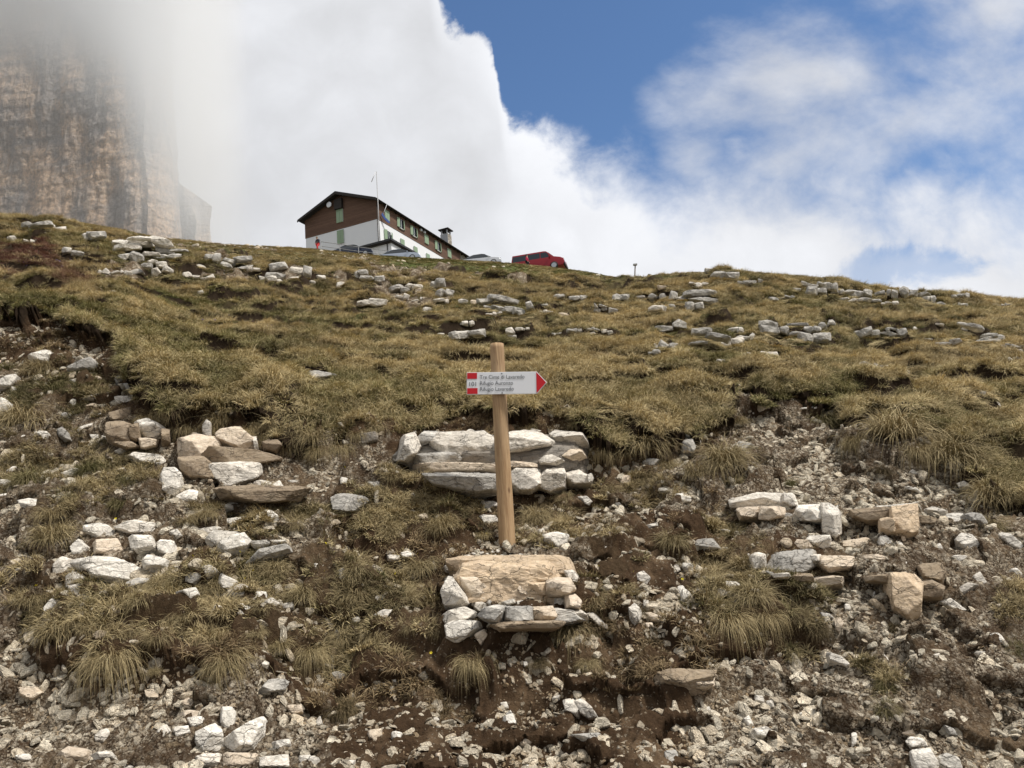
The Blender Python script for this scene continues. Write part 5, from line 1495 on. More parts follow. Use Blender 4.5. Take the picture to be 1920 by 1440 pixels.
# roof: two slabs with eaves
sl_ = (RDG - EV) / (WID / 2); OV = 0.55
def roof_side(sgn):
    x0 = -WID / 2; x1 = -WID / 2 + sgn * (WID / 2 + OV)
    z1 = RDG - sl_ * (WID / 2 + OV)
    poly = [(x0, RDG + HB + 0.02), (x1, z1 + HB + 0.02), (x1, z1 + HB + 0.24), (x0, RDG + HB + 0.30)]
    return prism('roof', poly, (1, 0, 0), (0, 0, 1), (0, 1, 0), LEN + 1.5, M_ROOF, hut, (0, -1.0, 0))
ra = roof_side(1); rb = roof_side(-1)
for sgn in (1, -1):
    x0 = -WID / 2; x1 = -WID / 2 + sgn * (WID / 2 + OV + 0.03); z1 = RDG - sl_ * (WID / 2 + OV + 0.03)
    prism('fascia_board', [(x0, RDG + HB - 0.18), (x1, z1 + HB - 0.18), (x1, z1 + HB + 0.10), (x0, RDG + HB + 0.10)], (1, 0, 0), (0, 0, 1), (0, 1, 0), 0.08, M_FASC, hut, (0, -1.085, 0))
bm = bmesh.new()
for k in range(22):
    l = 0.6 + k * 1.32; add_box(bm, (OV * 0.45, l, EV + HB - 0.18), (OV * 1.1, 0.12, 0.16))
bm_obj('rafter', bm, M_FASC, hut)
tube('gutter', (OV + 0.06, -1.0, EV - sl_ * OV + HB + 0.10), (OV + 0.06, LEN + .5, EV - sl_ * OV + HB + 0.10), 0.08, M_FASC, hut)
tube('downpipe', (0.12, -0.1, EV + HB - 0.3), (0.12, -0.1, 0.0), 0.06, M_FASC, hut)
# dark projecting bay under the ridge and gable windows
hbox('ridge_beam', 6.0 - 0.62, 6.0 + 0.62, -0.5, -0.06, 2.85, 4.30, M_FASC)
def shutter_window(face, a, z0, z1, w, state, parent=hut):
    """face g: on the gable, a = metres from the near corner; face l: on the long side. state: shut, open"""
    zc, hh = (z0 + z1) / 2, z1 - z0
    e = 0.09
    def bx_(name, off, ww, dep, mt, par, hgt=hh, zz=zc, out=0.0):
        if face == 'g': return box(name, (-(a + off), -(e + out), zz + HB), (ww, dep, hgt), mt, par)
        return box(name, (e + out, a + off, zz + HB), (dep, ww, hgt), mt, par)
    if state == 'shut':
        w0 = bx_('window', 0, w, 0.06, M_TRIM, parent)
        for s_ in (-1, 1):
            q = bx_('shutter', s_ * w * 0.247, w * 0.47, 0.05, M_SHUT, parent, out=0.06); loc = q.location.copy(); q.parent = w0; q.location = loc - w0.location
    else:
        w0 = bx_('window', 0, w, 0.06, M_PANE, parent)
        q = bx_('frame', 0, 0.07, 0.05, M_TRIM, parent, out=0.055); loc = q.location.copy(); q.parent = w0; q.location = loc - w0.location
        q = bx_('sill', 0, w * 1.15, 0.14, M_TRIM, parent, 0.08, z0 - 0.05, 0.06); loc = q.location.copy(); q.parent = w0; q.location = loc - w0.location
        for s_ in (-1, 1):
            q = bx_('shutter', s_ * w * 0.80, w * 0.52, 0.05, M_SHUT, parent, out=0.10); loc = q.location.copy(); q.parent = w0; q.location = loc - w0.location
            if face == 'l': q.rotation_euler = (0, 0, s_ * 0.35)
    return w0
shutter_window('g', 6.0, 0.95, 2.85, 1.12, 'shut'); shutter_window('g', 6.0, -2.15, -0.20, 1.12, 'shut')
for k, stt in enumerate(('shut', 'open', 'open', 'shut', 'open', 'shut')):
    shutter_window('l', 2.34 + 3.548 * k, 0.62, 2.02, 0.95 if stt == 'open' else 1.15, stt)
for k, stt in enumerate(('open', 'shut', 'shut', 'shut', 'shut', 'shut')):
    shutter_window('l', 2.5 + 3.548 * k, -2.35, -0.95, 1.0, stt)
# satellite dish, wall lamps, chimneys, aerial
bm = bmesh.new(); bmesh.ops.create_uvsphere(bm, u_segments=20, v_segments=12, radius=0.42); d_ = bm_obj('satellite_dish', bm, M_WHITE, hut, (-7.35, -0.65, 3.72 + HB), True); d_.scale = (1, 0.22, 1)
tube('dish_arm', (-7.35, -0.6, 3.72 + HB), (-7.35, 0.0, 3.4 + HB), 0.04, M_TRIM, d_); d_.children[0].location = (7.35, 0.65, -3.72 - HB)
for l in (11.3, 12.3): hbox('wall_lamp', -0.35, -0.10, l - 0.2, l + 0.2, 2.05, 2.35, M_WHITE)
zc = RDG + 0.2; hbox('chimney', 5.2, 5.8, 5.5, 6.1, zc - 0.6, zc + 1.6, flat('grey_render', (0.33, 0.34, 0.35), 0.9))
M_CHST = flat('grey_mortar', (0.36, 0.37, 0.38), 0.9)
ch = hbox('chimney', 1.3, 2.6, LEN - 6.9, LEN - 5.6, EV, EV + 3.3, M_STONE)
def on(o, name, size, dz, mt): return box(name, (0, 0, dz), size, mt, o)
on(ch, 'cap', (1.85, 1.85, 0.16), 2.45, M_FASC)
for a in (-1, 1):
    for b_ in (-1, 1): q = on(ch, 'cap_support', (0.2, 0.2, 0.7), 2.0, M_CHST); q.location.x = a * 0.5; q.location.y = b_ * 0.5
on(ch, 'render_coat', (1.34, 0.05, 3.2), 0.0, M_CHST).location.y = -0.68
tube('aerial', (-4.5, 17.0, RDG + HB - 0.4), (-4.5, 17.0, RDG + HB + 2.0), 0.035, M_TRIM, hut)
# draped flag on the corner
M_BLUE = flat('blue_cloth', (0.05, 0.09, 0.26), 0.8); M_WCL = flat('white_cloth', (0.7, 0.7, 0.72), 0.8)
fl = tube('flag_staff', (0.1, 0.9, HB + 0.4), (0.9, 1.2, HB + 2.3), 0.03, M_WCL, hut)
prism('flag', [(0.1, 0.5), (0.25, 0.9), (0.7, 0.35), (1.35, -0.1), (1.5, -0.35), (1.1, -0.35), (0.5, 0.05)], (0.35, 0.95, 0), (0, 0, 1), (0.95, -0.35, 0), 0.06, M_BLUE, fl, (0.2, 0.6, HB + 0.25))

# low flat roofed wing in front of the corner
YA = 89.5
AC = at(733.5, 446, YA)                        # near upper corner of its roof
def solve_len(target, dirv, ym):
    for L_ in np.arange(0.5, 30, 0.05):
        if (project((AC + dirv * L_)[None])[0][0] - target) * ym > 0: return L_
    return 10
LG = solve_len(668, BG, -1); LL = solve_len(781.5, BL, 1)
AH = 4.6
an = empty('flat_roofed_annex', AC - BZ * AH, 'low white annex with a thick dark roof edge at the hut corner', 'building', rotz=-YAW)
box('plaster_wall', (-(LG + 1) / 2 - 0.35, 1.6, AH / 2 - 0.2), (LG + 1, 2.2, AH - 0.4), M_PLASTER, an)
box('boarded_wall', (-1.9, LL / 2 + 1.35, AH / 2 - 0.2), (3.0, LL - 2.2, AH - 0.4), M_CLAD, an)
prism('roof', [(-(LG + 2.0), 0.0), (0.0, 0.0), (0.0, -0.26), (-(LG + 2.0), -0.26)], (1, 0, 0), (0, 0, 1), (0, 1, 0), LL, M_ROOF, an, (0, 0, AH))
prism('soffit', [(-(LG + 1.8), -0.40), (-0.12, -0.40), (-0.12, -0.262), (-(LG + 1.8), -0.262)], (1, 0, 0), (0, 0, 1), (0, 1, 0), LL - 0.2, M_FASC, an, (0, 0.12, AH))
tube('downpipe', (-0.9, 0.42, AH - 0.4), (-0.9, 0.42, 0), 0.06, M_FASC, an)

# flagpole
f0 = at(713.8, 478, 92); f1 = at(705.6, 321.5, 92)
fp_ = empty('flagpole', f0, 'tall thin grey pole with a slack line, standing before the hut corner', 'flagpole')
tube('pole', (0, 0, -1.5), tuple(f1 - f0), 0.075, flat('galvanised', (0.33, 0.33, 0.33), 0.5, 0.3), fp_, r1=0.045)
v0 = at(704.2, 322, 92) - f0; v1 = at(696.5, 341, 92) - f0
tube('boom', tuple(v0), tuple(v1), 0.05, M_WCL, fp_)

# ------------------------------------------------------------------ railing
M_STEEL = flat('rail_steel', (0.22, 0.22, 0.22), 0.5, 0.5)
rl_px = [(602, 453, 471), (637, 458, 474), (672, 463, 478), (706, 467.5, 482), (737, 471, 486)]
rb0 = at(602, 471, 76.0)
rail = empty('metal_railing', rb0, 'grey steel railing along the parking edge before the hut', 'railing')
tops = []
for k, (x, y1, y2) in enumerate(rl_px):
    Yk = 76.0 + k * 1.0; a = at(x, y1, Yk) - rb0; b = a.copy(); b[2] -= 1.15
    tube('rail_post', tuple(b - np.array([0, 0, 0.9])), tuple(a), 0.035, M_STEEL, rail); tops.append(a)
for dz_, nm in ((0, 'top_rail'), (-0.5, 'middle_rail')):
    bm = bmesh.new()
    for k in range(len(tops) - 1):
        add_tube(bm, tuple(tops[k] + np.array([0, 0, dz_])), tuple(tops[k + 1] + np.array([0, 0, dz_])), 0.032)
    bm_obj(nm, bm, M_STEEL, rail)

# ------------------------------------------------------------------ vehicles
M_GLASS = flat('car_glass', (0.015, 0.02, 0.025), 0.08, noise=0.05, spec=0.8); M_TYRE = flat('tyre_rubber', (0.015, 0.015, 0.015), 0.8); M_RIM = flat('wheel_rim', (0.45, 0.46, 0.47), 0.3, 0.6); M_LAMP = flat('lamp_glass', (0.75, 0.76, 0.78), 0.15, spec=0.8)
def loft(name, prof, hw, mt, parent, tum=0.0, zt=1.0, seg=6, bev=0.03):
    """side outline prof (x forward, z up) given a body of half width hw that leans in by tum towards the top"""
    bm = bmesh.new(); L_, R_ = [], []
    zs_ = [p[1] for p in prof]; z0, z1 = min(zs_), max(zs_)
    for x, z in prof:
        w = hw - tum * max(0, (z - z0) / (z1 - z0)); L_.append(bm.verts.new((x, w, z))); R_.append(bm.verts.new((x, -w, z)))
    n = len(prof); bm.faces.new(L_); bm.faces.new(R_[::-1])
    for i in range(n): bm.faces.new((L_[i], R_[i], R_[(i + 1) % n], L_[(i + 1) % n]))
    bmesh.ops.recalc_face_normals(bm, faces=bm.faces)
    bmesh.ops.bevel(bm, geom=bm.edges[:], offset=bev, segments=3, affect='EDGES', profile=0.5)
    return bm_obj(name, bm, mt, parent, smooth=True)
def wheel(x, y, r_, parent):
    bm = bmesh.new(); bmesh.ops.create_cone(bm, cap_ends=True, segments=28, radius1=r_, radius2=r_, depth=0.22, matrix=Matrix.Rotation(math.pi / 2, 4, 'X'))
    bmesh.ops.bevel(bm, geom=bm.edges[:], offset=0.03, segments=2, affect='EDGES')
    w_ = bm_obj('wheel', bm, M_TYRE, parent, (x, y, r_), True)
    bm = bmesh.new(); bmesh.ops.create_cone(bm, cap_ends=True, segments=24, radius1=r_ * .66, radius2=r_ * .66, depth=0.05, matrix=Matrix.Rotation(math.pi / 2, 4, 'X'))
    bm_obj('rim', bm, M_RIM, w_, (0, math.copysign(0.10, y), 0), False)
def finish_vehicle(v, centre, yaw, pitch=0.0):
    v.location = tuple(centre); v.rotation_euler = (0, pitch, yaw); PADS.append(tuple(centre))
def car(name, paint, label, L_=4.3):
    v = empty(name, (0, 0, 0), label, 'car', 'cars parked before the hut')
    k = L_ / 4.3
    low = [(-2.1, .25), (2.1, .25), (2.15, .55), (2.0, .78), (1.15, .95), (-1.75, 1.0), (-2.1, .9), (-2.15, .6)]
    loft('body', [(x * k, z) for x, z in low], 0.88, paint, v, 0.08, bev=0.05)
    gh = [(1.15, .93), (0.45, 1.36), (0.1, 1.42), (-0.8, 1.40), (-1.4, 1.22), (-1.85, .95)]
    loft('window_glass', [(x * k, z) for x, z in gh], 0.80, M_GLASS, v, 0.16, bev=0.04)
    rf = [(0.50, 1.355), (0.1, 1.455), (-0.8, 1.435), (-1.45, 1.24), (-1.4, 1.19), (-0.8, 1.38), (0.1, 1.40)]
    loft('roof', [(x * k, z) for x, z in rf], 0.68, paint, v, 0.0, bev=0.01)
    for x in (1.35, -1.3):
        for y in (0.80, -0.80): wheel(x * k, y, 0.32, v)
    for y in (0.62, -0.62): box('headlight', (2.02 * k, y, 0.68), (0.16, 0.34, 0.14), M_LAMP, v, bev=0.02)
    for y in (0.95, -0.95): box('side_mirror', (0.85 * k, y, 0.98), (0.14, 0.16, 0.11), paint, v, bev=0.02)
    return v
def paint(name, c): 
    m = flat(name, c, 0.22, 0.3, 0.04, spec=0.6); return m
c1 = car('parked_car', paint('navy_paint', (0.012, 0.018, 0.035)), 'dark navy car behind the railing, only its arched roof showing'); q = at(663, 463.0, 79.5); finish_vehicle(c1, q - BZ * 1.45, 0.05)
c2 = car('parked_car', paint('silver_blue_paint', (0.33, 0.37, 0.44)), 'silver blue car in front of the flat roofed annex', 4.4); q = at(751, 471, 78.5); finish_vehicle(c2, q - BZ * 1.45, -0.05)
c3 = car('parked_car', paint('silver_paint', (0.50, 0.51, 0.53)), 'silver car with dark glass beside the red van', 4.3); c3.children[2].data.materials[0] = M_GLASS; q = at(903, 480, 78.0); finish_vehicle(c3, q - BZ * 1.45, -0.12)
van = empty('red_van', (0, 0, 0), 'dark red passenger van with long side windows on the skyline', 'van')
M_VAN = paint('red_paint', (0.26, 0.012, 0.02))
loft('body', [(-2.4, .3), (2.3, .28), (2.45, .6), (2.38, .95), (2.1, 1.12), (1.45, 1.3), (0.85, 1.9), (0.6, 1.94), (-2.3, 1.94), (-2.45, 1.2)], 0.95, M_VAN, van, 0.10, bev=0.06)
for (a0, a1, b0, b1) in ((-2.3, -1.0, -2.25, -1.0), (-0.93, 0.25, -0.93, 0.25), (0.33, 1.28, 0.33, 0.86)):
    for sy in (-1, 1): prism('side_window', [(a0, 1.22), (a1, 1.22), (b1, 1.78), (b0, 1.78)], (1, 0, 0), (0, 0, 1), (0, 1, 0), 0.012, M_GLASS, van, (0, sy * 0.885 - 0.006, 0))
prism('windscreen', [(-0.76, 0), (0.76, 0), (0.68, 0.66), (-0.68, 0.66)], (0, 1, 0), (-0.70, 0, 0.71), (0.71, 0, 0.70), 0.03, M_GLASS, van, (1.44, 0, 1.33))
for x in (1.5, -1.45):
    for y in (0.90, -0.90): wheel(x, y, 0.36, van)
for y in (0.68, -0.68): box('headlight', (2.32, y, 0.92), (0.2, 0.32, 0.22), M_LAMP, van, bev=0.03)
for y in (1.05, -1.05): box('side_mirror', (1.15, y, 1.28), (0.14, 0.18, 0.22), M_VAN, van, bev=0.03)
box('bumper', (2.42, 0, 0.45), (0.12, 1.7, 0.24), M_FASC, van, bev=0.03)
fa = at(1040, 505.0, 75.5); VY = -0.24
dirv = np.array([math.cos(VY), math.sin(VY), 0]); lat = np.array([-math.sin(VY), math.cos(VY), 0])
van.scale = (1.14, 1.12, 1.1); finish_vehicle(van, fa - dirv * 1.7 + lat * 0.9, VY)

# ------------------------------------------------------------------ people
M_SKIN = flat('skin', (0.45, 0.27, 0.19), 0.6)
def skinned(name, verts, edges, radii, mt, parent=None, root=0, sub=2):
    me = bpy.data.meshes.new(name); me.from_pydata(verts, edges, []); me.update(); me.materials.append(mt)
    o = link(name, me, parent)
    o.modifiers.new('skin', 'SKIN'); me.skin_vertices or None
    for i, r_ in enumerate(radii): me.skin_vertices[0].data[i].radius = (r_, r_)
    me.skin_vertices[0].data[root].use_root = True
    s_ = o.modifiers.new('sub', 'SUBSURF'); s_.levels = sub; s_.render_levels = sub
    bpy.context.view_layer.update()
    m2 = bpy.data.meshes.new_from_object(o.evaluated_get(bpy.context.evaluated_depsgraph_get()))
    for p in m2.polygons: p.use_smooth = True
    o.modifiers.clear(); o.data = m2; return o
def person(label, foot, yaw, pose, top, legs, hair, H_=1.75, name='person'):
    k = H_ / 1.75
    J = dict(pel=(0, 0, .95), bel=(0, 0, 1.10), che=(0, -.02, 1.30), nec=(0, -.02, 1.47), hb=(0, -.01, 1.56), ht=(0, -.01, 1.66),
             lsh=(.17, 0, 1.40), rsh=(-.17, 0, 1.40), lel=(.24, .02, 1.14), rel=(-.24, .02, 1.14), lwr=(.22, -.12, .95), rwr=(-.22, -.12, .95), lhd=(.21, -.17, .87), rhd=(-.21, -.17, .87),
             lhi=(.09, 0, .92), rhi=(-.09, 0, .92), lkn=(.11, -.04, .50), rkn=(-.11, -.04, .50), lan=(.11, .02, .09), ran=(-.11, .02, .09), lto=(.12, -.15, .03), rto=(-.12, -.15, .03))
    J.update(pose); ks = list(J); ix = {n: i for i, n in enumerate(ks)}
    E_ = [('pel', 'bel'), ('bel', 'che'), ('che', 'nec'), ('nec', 'hb'), ('hb', 'ht'), ('che', 'lsh'), ('lsh', 'lel'), ('lel', 'lwr'), ('lwr', 'lhd'), ('che', 'rsh'), ('rsh', 'rel'), ('rel', 'rwr'), ('rwr', 'rhd'), ('pel', 'lhi'), ('lhi', 'lkn'), ('lkn', 'lan'), ('lan', 'lto'), ('pel', 'rhi'), ('rhi', 'rkn'), ('rkn', 'ran'), ('ran', 'rto')]
    R_ = dict(pel=.12, bel=.11, che=.13, nec=.055, hb=.085, ht=.085, lsh=.06, rsh=.06, lel=.045, rel=.045, lwr=.03, rwr=.03, lhd=.035, rhd=.035, lhi=.09, rhi=.09, lkn=.06, rkn=.06, lan=.04, ran=.04, lto=.035, rto=.035)
    body = skinned(name, [J[n] for n in ks], [(ix[a], ix[b]) for a, b in E_], [R_[n] for n in ks], M_SKIN)
    def sub(nm, js, scale, mt):
        i2 = {n: i for i, n in enumerate(js)}
        ed = [(i2[a], i2[b]) for a, b in E_ if a in i2 and b in i2]
        return skinned(nm, [J[n] for n in js], ed, [R_[n] * scale for n in js], mt, body)
    sub('jacket', ['pel', 'bel', 'che', 'nec', 'lsh', 'lel', 'lwr', 'rsh', 'rel', 'rwr'], 1.22, top)
    sub('trousers', ['pel', 'lhi', 'lkn', 'lan', 'rhi', 'rkn', 'ran'], 1.28, legs)
    bm = bmesh.new(); bmesh.ops.create_uvsphere(bm, u_segments=14, v_segments=10, radius=0.105); h_ = bm_obj('hair', bm, hair, body, (J['ht'][0], J['ht'][1] + .02, J['ht'][2] + .02), True); h_.scale = (.95, 1.05, .95)
    body.location = tuple(foot); body.rotation_euler = (0, 0, yaw); body.scale = (k, k, k)
    tag(body, label, 'person'); return body
fo = at(596, 474, 75.0)
pa = person('person in bright red trousers and a dark jacket striding beside the railing', fo, -0.5,
       dict(lkn=(.13, -.22, .55), lan=(.15, -.20, .12), lto=(.15, -.36, .08), rkn=(-.12, .10, .50), ran=(-.14, .33, .12), rto=(-.14, .22, .04), lel=(.27, -.05, 1.15), lwr=(.15, -.22, 1.05), lhd=(.10, -.26, 1.03), rel=(-.27, .0, 1.15), rwr=(-.12, -.2, 1.06), rhd=(-.07, -.25, 1.03), nec=(0, -.06, 1.46), hb=(0, -.08, 1.55), ht=(0, -.09, 1.64)),
       flat('dark_jacket', (0.03, 0.032, 0.04), 0.8), flat('red_trousers', (0.50, 0.03, 0.03), 0.7), flat('fair_hair', (0.22, 0.17, 0.11), 0.8))
bm = bmesh.new(); add_box(bm, (0, .17, 1.27), (.30, .18, .44), bev=0.05); bm_obj('backpack', bm, flat('grey_pack', (0.12, 0.13, 0.15), 0.8), pa)
fo = at(990, 507, 73.2); fo[2] -= 0.05
person('person with dark hair in a crimson top standing beside the red van', fo, 1.2, {}, flat('crimson_top', (0.42, 0.015, 0.06), 0.8), flat('black_trousers', (0.015, 0.015, 0.018), 0.8), flat('dark_hair', (0.03, 0.02, 0.015), 0.8), 1.72)

# small marker pole on the skyline
m0 = at(1188.5, 523, 48.0); m1 = at(1191, 497, 48.0)
mp = empty('marker_pole', m0, 'thin weathered pole with a small square cap, alone on the skyline', 'pole')
tube('pole', (0, 0, -0.4), tuple(m1 - m0), 0.042, flat('weathered_grey', (0.20, 0.17, 0.15), 0.8), mp)
box('cap', tuple(m1 - m0 + np.array([0, 0, .03])), (0.25, 0.2, 0.10), flat('cap_grey', (0.33, 0.33, 0.33), 0.6), mp, bev=0.01)
# blue sheet
tq = at(355, 459, 57); rr_ = np.random.default_rng(2)
bm = bmesh.new()
vs_ = [[bm.verts.new((x, y, 0.16 * (1 - (x / 0.75) ** 2) + 0.03 * rr_.normal())) for x in np.linspace(-.75, .75, 9)] for y in np.linspace(-.5, .5, 5)]
for j in range(4):
    for i in range(8): bm.faces.new((vs_[j][i], vs_[j][i + 1], vs_[j + 1][i + 1], vs_[j + 1][i]))
ts = bm_obj('tarpaulin', bm, flat('faded_blue_sheet', (0.30, 0.38, 0.46), 0.6), None, tq, True); ts.rotation_euler = (0, 0.12, 0)
md = ts.modifiers.new('solid', 'SOLIDIFY'); md.thickness = 0.05
tag(ts, 'faded blue tarpaulin lying on the crest left of the hut', 'tarpaulin')

# ------------------------------------------------------------------ the rock wall beyond and the cloud round it
def cliff_material():
    m, t, b = mat('dolomite_wall'); p = t.node('ShaderNodeNewGeometry').outputs['Position']
    a = t.noise(t.node('ShaderNodeMapping', {0: p, 3: (1, 1, 0.45)}).outputs[0], 0.06, 7, 0.62)
    band = t.noise(t.node('ShaderNodeMapping', {0: p, 3: (0.12, 0.12, 1)}).outputs[0], 0.16, 6, 0.65)
    streak = t.noise(t.node('ShaderNodeMapping', {0: p, 3: (1, 1, 0.10)}).outputs[0], 0.22, 7, 0.68)
    f = t.noise(p, 0.7, 6, 0.7)
    c = t.mix(t.mr(a, 0.4, 0.6), (0.44, 0.40, 0.37), (0.74, 0.54, 0.38))
    c = t.mix(t.mr(band, 0.48, 0.66, 0, 0.55), c, (0.34, 0.33, 0.335))
    c = t.mix(t.mr(streak, 0.55, 0.75, 0, 0.4), c, (0.17, 0.16, 0.16))
    c = t.mix(t.mr(f, 0.35, 0.65, 0.6, 0), c, (0.2, 0.17, 0.155)); c = t.mix(t.mr(t.noise(p, .25, 5), 0.58, 0.7, 0, 0.5), c, (0.72, 0.58, 0.44))
    t.put(b.inputs['Base Color'], c); t.put(b.inputs['Normal'], t.bump(t.m('ADD', f, t.m('MULTIPLY', streak, 0.7)), 1.0, 1.5)); b.inputs['Roughness'].default_value = 0.95
    return m
M_CLIFF = cliff_material()
def cliff(name, path, z0, z1, nu, nz, lean, amp, seed_, label, top=None):
    path = np.array(path, float); dd_ = np.r_[0, np.cumsum(np.linalg.norm(np.diff(path, axis=0), axis=1))]
    u = np.linspace(0, dd_[-1], nu); X = np.interp(u, dd_, path[:, 0]); Y = np.interp(u, dd_, path[:, 1])
    z = np.linspace(0, 1, nz); Uu, Zz = np.meshgrid(u, z, indexing='xy'); Xg = np.tile(X, (nz, 1)); Yg = np.tile(Y, (nz, 1))
    zt = z1 if top is None else np.interp(u, dd_, top)
    Zg = z0 + (zt - z0) * Zz
    tx = np.gradient(X); ty = np.gradient(Y); nl = np.hypot(tx, ty); nx, ny = ty / nl, -tx / nl
    P = np.stack([Xg.ravel() * 0.03, Yg.ravel() * 0.03, Zg.ravel() * 0.012], -1)
    d1 = np.abs(fbm3(P, 3, seed_)) * -1.6 + fbm3(P * np.array([4, 4, 1.6]), 3, seed_ + 5) * 0.5
    lay = Zg.ravel() * 0.13 + 0.5 * fbm3(P * 1.5, 2, seed_ + 9)
    d2 = (sstep(lay % 1, 0.0, 0.25) - (lay % 1)) * 0.09 * (1 + fbm3(P * 3.0, 2, seed_ + 31))
    blk = np.round(fbm3(np.stack([Xg.ravel() * .12, Yg.ravel() * .12, Zg.ravel() * .05], -1), 2, seed_ + 13) * 4) / 4
    d = amp * (d1 + d2 + blk * 0.22) + 0.6 * fbm3(np.stack([Xg.ravel(), Yg.ravel(), Zg.ravel()], -1) * 0.35, 3, seed_ + 20) + 0.9 * np.abs(fbm3(np.stack([Xg.ravel() * .5, Yg.ravel() * .5, Zg.ravel() * .12], -1), 3, seed_ + 40)) * -1.1
    d = d.reshape(nz, nu) - (Zg - z0) * lean
    V = np.stack([Xg + nx * d, Yg + ny * d, Zg], -1).reshape(-1, 3)
    i = np.arange(nz * nu).reshape(nz, nu); F = np.stack([i[:-1, :-1], i[:-1, 1:], i[1:, 1:], i[1:, :-1]], -1).reshape(-1, 4)
    o = link(name, mesh_np(name, V, F, M_CLIFF, False)); tag(o, label, kind='structure'); return o
cx = lambda px, Y: float(at(px, 440, Y)[0])
cliff('cliff', [(cx(-500, 330), 330), (cx(0, 315), 315), (cx(285, 305), 305), (cx(338, 318), 318), (cx(350, 380), 380), (cx(350, 460), 460)], 95, 330, 420, 420, 0.045, 4.6, 31, 'sheer ochre and grey rock wall rising into the cloud')
cliff('cliff', [(cx(180, 520), 520), (cx(330, 510), 510), (cx(385, 505), 505), (cx(408, 525), 525), (cx(420, 640), 640)], 150, 300, 220, 200, 0.07, 6.0, 57, 'fainter rock buttress half lost in cloud beyond the wall', top=[float(at(x_, y_, 510)[2]) for x_, y_ in ((180, 200), (330, 340), (385, 385), (408, 402), (420, 405))])
# the cloud bank itself, a volume between the hill and the wall
def fog():
    X0, X1, Y0, Y1, Z0, Z1 = -420, -95, 205, 288, 78, 360
    bm = bmesh.new(); add_box(bm, ((X0 + X1) / 2, (Y0 + Y1) / 2, (Z0 + Z1) / 2), (X1 - X0, Y1 - Y0, Z1 - Z0))
    m = bpy.data.materials.new('cloud_vapour'); m.use_nodes = True; t = NT(m.node_tree)
    for n in list(t.n): t.n.remove(n)
    p = t.node('ShaderNodeNewGeometry').outputs['Position']; se = t.node('ShaderNodeSeparateXYZ', {0: p})
    s_ = t.m('DIVIDE', se.outputs[0], se.outputs[1]); e_ = t.m('DIVIDE', se.outputs[2], se.outputs[1])
    n1_ = t.noise(p, 0.022, 4, 0.55); n2_ = t.noise(p, 0.009, 2, 0.5)
    # lower limit of the cloud, by place along the wall
    Ym = 250.0
    xs_ = [(-300, 100), (0, 120), (90, 140), (180, 175), (240, 215), (285, 300), (310, 400), (340, 560), (700, 600)]
    lo, hi = -420.0, -90.0
    pts_ = []
    for px_, py_ in xs_:
        q_ = at(px_, py_, Ym); pts_.append((float((q_[0] - lo) / (hi - lo)), float((q_[2] - 60) / 200.0)))
    pts_ = [p_ for p_ in pts_ if -0.3 < p_[0] < 1.3]
    cv = t.curve(t.mr(se.outputs[0], lo, hi, 0, 1, smooth=False), pts_)
    h_ = t.m('SUBTRACT', t.m('DIVIDE', t.m('SUBTRACT', se.outputs[2], 60.0), 200.0), cv)
    h_ = t.m('ADD', h_, t.m('MULTIPLY', t.m('SUBTRACT', n1_, 0.5), 0.30))
    d_ = t.m('ADD', t.mr(h_, -0.12, 0.40, 0.0, 1.0), 0.035)
    xr1 = float(at(215, 440, Ym)[0]); xr2 = float(at(570, 440, Ym)[0])
    fade = t.mr(se.outputs[0], xr1, xr2, 1.0, 0.0)
    lowr = t.mr(se.outputs[2], 80.0, 112.0, 0.0, 1.0)
    fy_ = t.m('MULTIPLY', t.mr(se.outputs[1], Y0, Y0 + 25, 0, 1), t.mr(se.outputs[1], Y1 - 20, Y1, 1, 0))
    dens = t.m('MULTIPLY', t.m('MULTIPLY', d_, fade), t.m('MULTIPLY', lowr, fy_))
    dens = t.m('MULTIPLY', dens, t.m('ADD', 0.050, t.m('MULTIPLY', n2_, 0.032)))
    pv = t.node('ShaderNodeVolumePrincipled', {'Color': (0.985, 0.99, 0.995, 1), 'Density': dens, 'Anisotropy': 0.0})
    t.node('ShaderNodeOutputMaterial', {'Volume': pv.outputs[0]})
    o = bm_obj('mist', bm, m); tag(o, label='pale cloud vapour hanging against the rock wall', kind='stuff')
fog()
S.cycles.volume_step_rate = 1.0

# ------------------------------------------------------------------ level ground under the vehicles and houses

# ------------------------------------------------------------------ which is which: a label for every stone and tuft
MARKS = [('the ochre boulder', 955, 1100), ('the wooden post', 945, 900), ('the outcrop behind the post', 930, 865), ('the big white boulder', 205, 1070),
 ('the split white slabs', 430, 1010), ('the tan ledge under turf', 430, 850), ('the upright white stones', 420, 1385), ('the stones in the dark hollow', 120, 680),
 ('the cut off bluish slab', 15, 765), ('the square jointed ledge', 1450, 950), ('the rust stained pillared ledge', 1670, 990), ('the tall tan rock pillar', 1700, 1110),
 ('the three course ledge', 1520, 1070), ('the big white bottom rocks', 1750, 1420), ('the flat ochre step', 1285, 1275), ('the clump of three tussocks', 1420, 1140),
 ('the central hanging tussock', 885, 1260), ('the huge drooping tussock', 215, 1230), ('the mountain hut', 715, 430), ('the red van', 1005, 490), ('the red trousered walker', 596, 460),
 ('the marker pole', 1190, 510), ('the crimson heather patch', 60, 480), ('the arrow board', 950, 718), ('the lone grey stone', 607, 706), ('the turf brow', 1690, 810), ('the cracked pale block', 1090, 1325),
 ('the rounded grey rock', 173, 443), ('the skyline hump', 1350, 507), ('the long layered outcrop', 1467, 622), ('the wide low outcrop', 1835, 632), ('the dark grassy slabs', 1134, 769), ('the stepped grey outcrop', 960, 576), ('the column jointed rocks', 545, 500)]
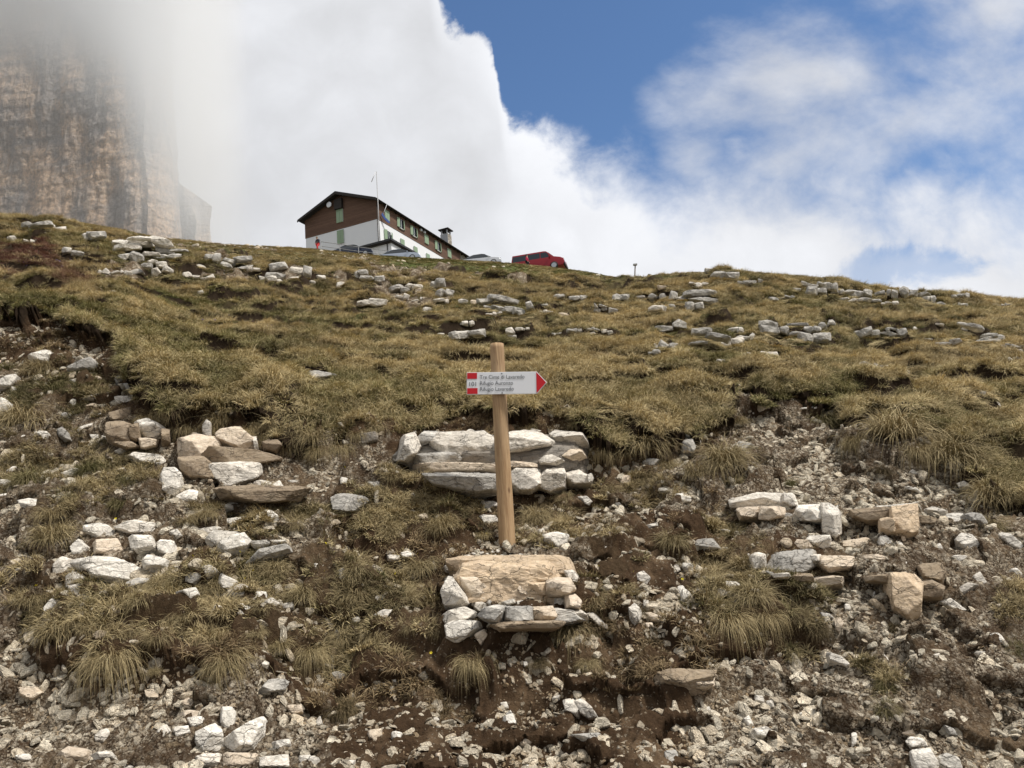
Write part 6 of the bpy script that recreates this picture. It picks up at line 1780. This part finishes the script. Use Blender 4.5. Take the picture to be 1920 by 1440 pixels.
def size_word(m_, cat):
    if cat == 'grass tuft': return 'small' if m_ < 0.18 else ('medium' if m_ < 0.3 else 'large')
    return 'tiny' if m_ < 0.07 else ('small' if m_ < 0.13 else ('medium' if m_ < 0.24 else ('large' if m_ < 0.6 else 'big')))
def where(x, y, skip=None):
    best = sorted(MARKS, key=lambda q: math.hypot(q[1] - x, (q[2] - y) * 1.4))[0]
    dx_, dy_ = x - best[1], y - best[2]; dist = math.hypot(dx_, dy_)
    a = math.degrees(math.atan2(-dy_, dx_)) % 360
    d8 = ['right of', 'up and right of', 'above', 'up and left of', 'left of', 'down and left of', 'below', 'down and right of'][int(((a + 22.5) % 360) // 45)]
    return best[0], d8, dist
def shape_word(asp, cat, r):
    if cat == 'outcrop': return 'outcrop'
    return 'flat slab' if asp > 2.6 else ('wedge stone' if asp > 1.8 else ('blocky stone' if asp > 0.8 else 'upright stone'))
recs = []
foot_n = 0
for o in [o for o in COL.objects if o.get('label') == '@foot']:
    o['label'] = 'small pale stone heaped with others round the foot of the wooden post'
for o, x, y, sz, tone, asp in ROCKS:
    w, d8, dist = where(x, y); cat = o['category']
    recs.append([o, f"{size_word(sz, cat)} {tone} {shape_word(asp, cat, None)}", d8, w, dist, cat, x, y])
KW = {'s': ('straw tipped', 'tuft'), 'h': ('long hanging', 'grass tussock'), 'g': ('low dark green', 'herb cushion'), 'b': ('withered brown', 'grass tuft')}
for o, x, y, w_, kd in TUFT_OBJ:
    w, d8, dist = where(x, y); dims = w_ * np.linalg.norm(np.array(o.location)) / FPX
    recs.append([o, f"{size_word(dims, 'grass tuft')} {KW[kd][0]} {KW[kd][1]}", d8, w, dist, 'grass tuft', x, y])
from collections import defaultdict
gr = defaultdict(list)
for r_ in recs: gr[(r_[1], r_[2], r_[3])].append(r_)
ORD = ['nearest', 'second', 'third', 'fourth', 'fifth', 'sixth', 'seventh', 'eighth', 'ninth', 'tenth']
for (desc, d8, w), lst in gr.items():
    lst.sort(key=lambda r_: r_[4])
    for i, r_ in enumerate(lst):
        if len(lst) == 1: lab = f"{desc} {d8} {w}"
        else: lab = f"{desc} {d8} {w}, {ORD[min(i, 9)]}" + (" nearest" if i else " one")
        r_[0]['label'] = lab
        r_[0]['group'] = {'rock': 'loose limestone stones on the slope', 'outcrop': 'bedrock outcrops in the meadow', 'grass tuft': 'grass tussocks on the stony bank'}[r_[5]]
for o in COL.objects:
    if 'label' in o and len(o['label'].split()) > 16: o['label'] = o['label'].replace(' up and ', ' ').replace(' down and ', ' lower ')
mx_ = max(len(o['label'].split()) for o in COL.objects if 'label' in o)
print('longest label', mx_, 'objects', len(recs), 'rocks', sum(1 for r_ in recs if r_[5] == 'rock'))
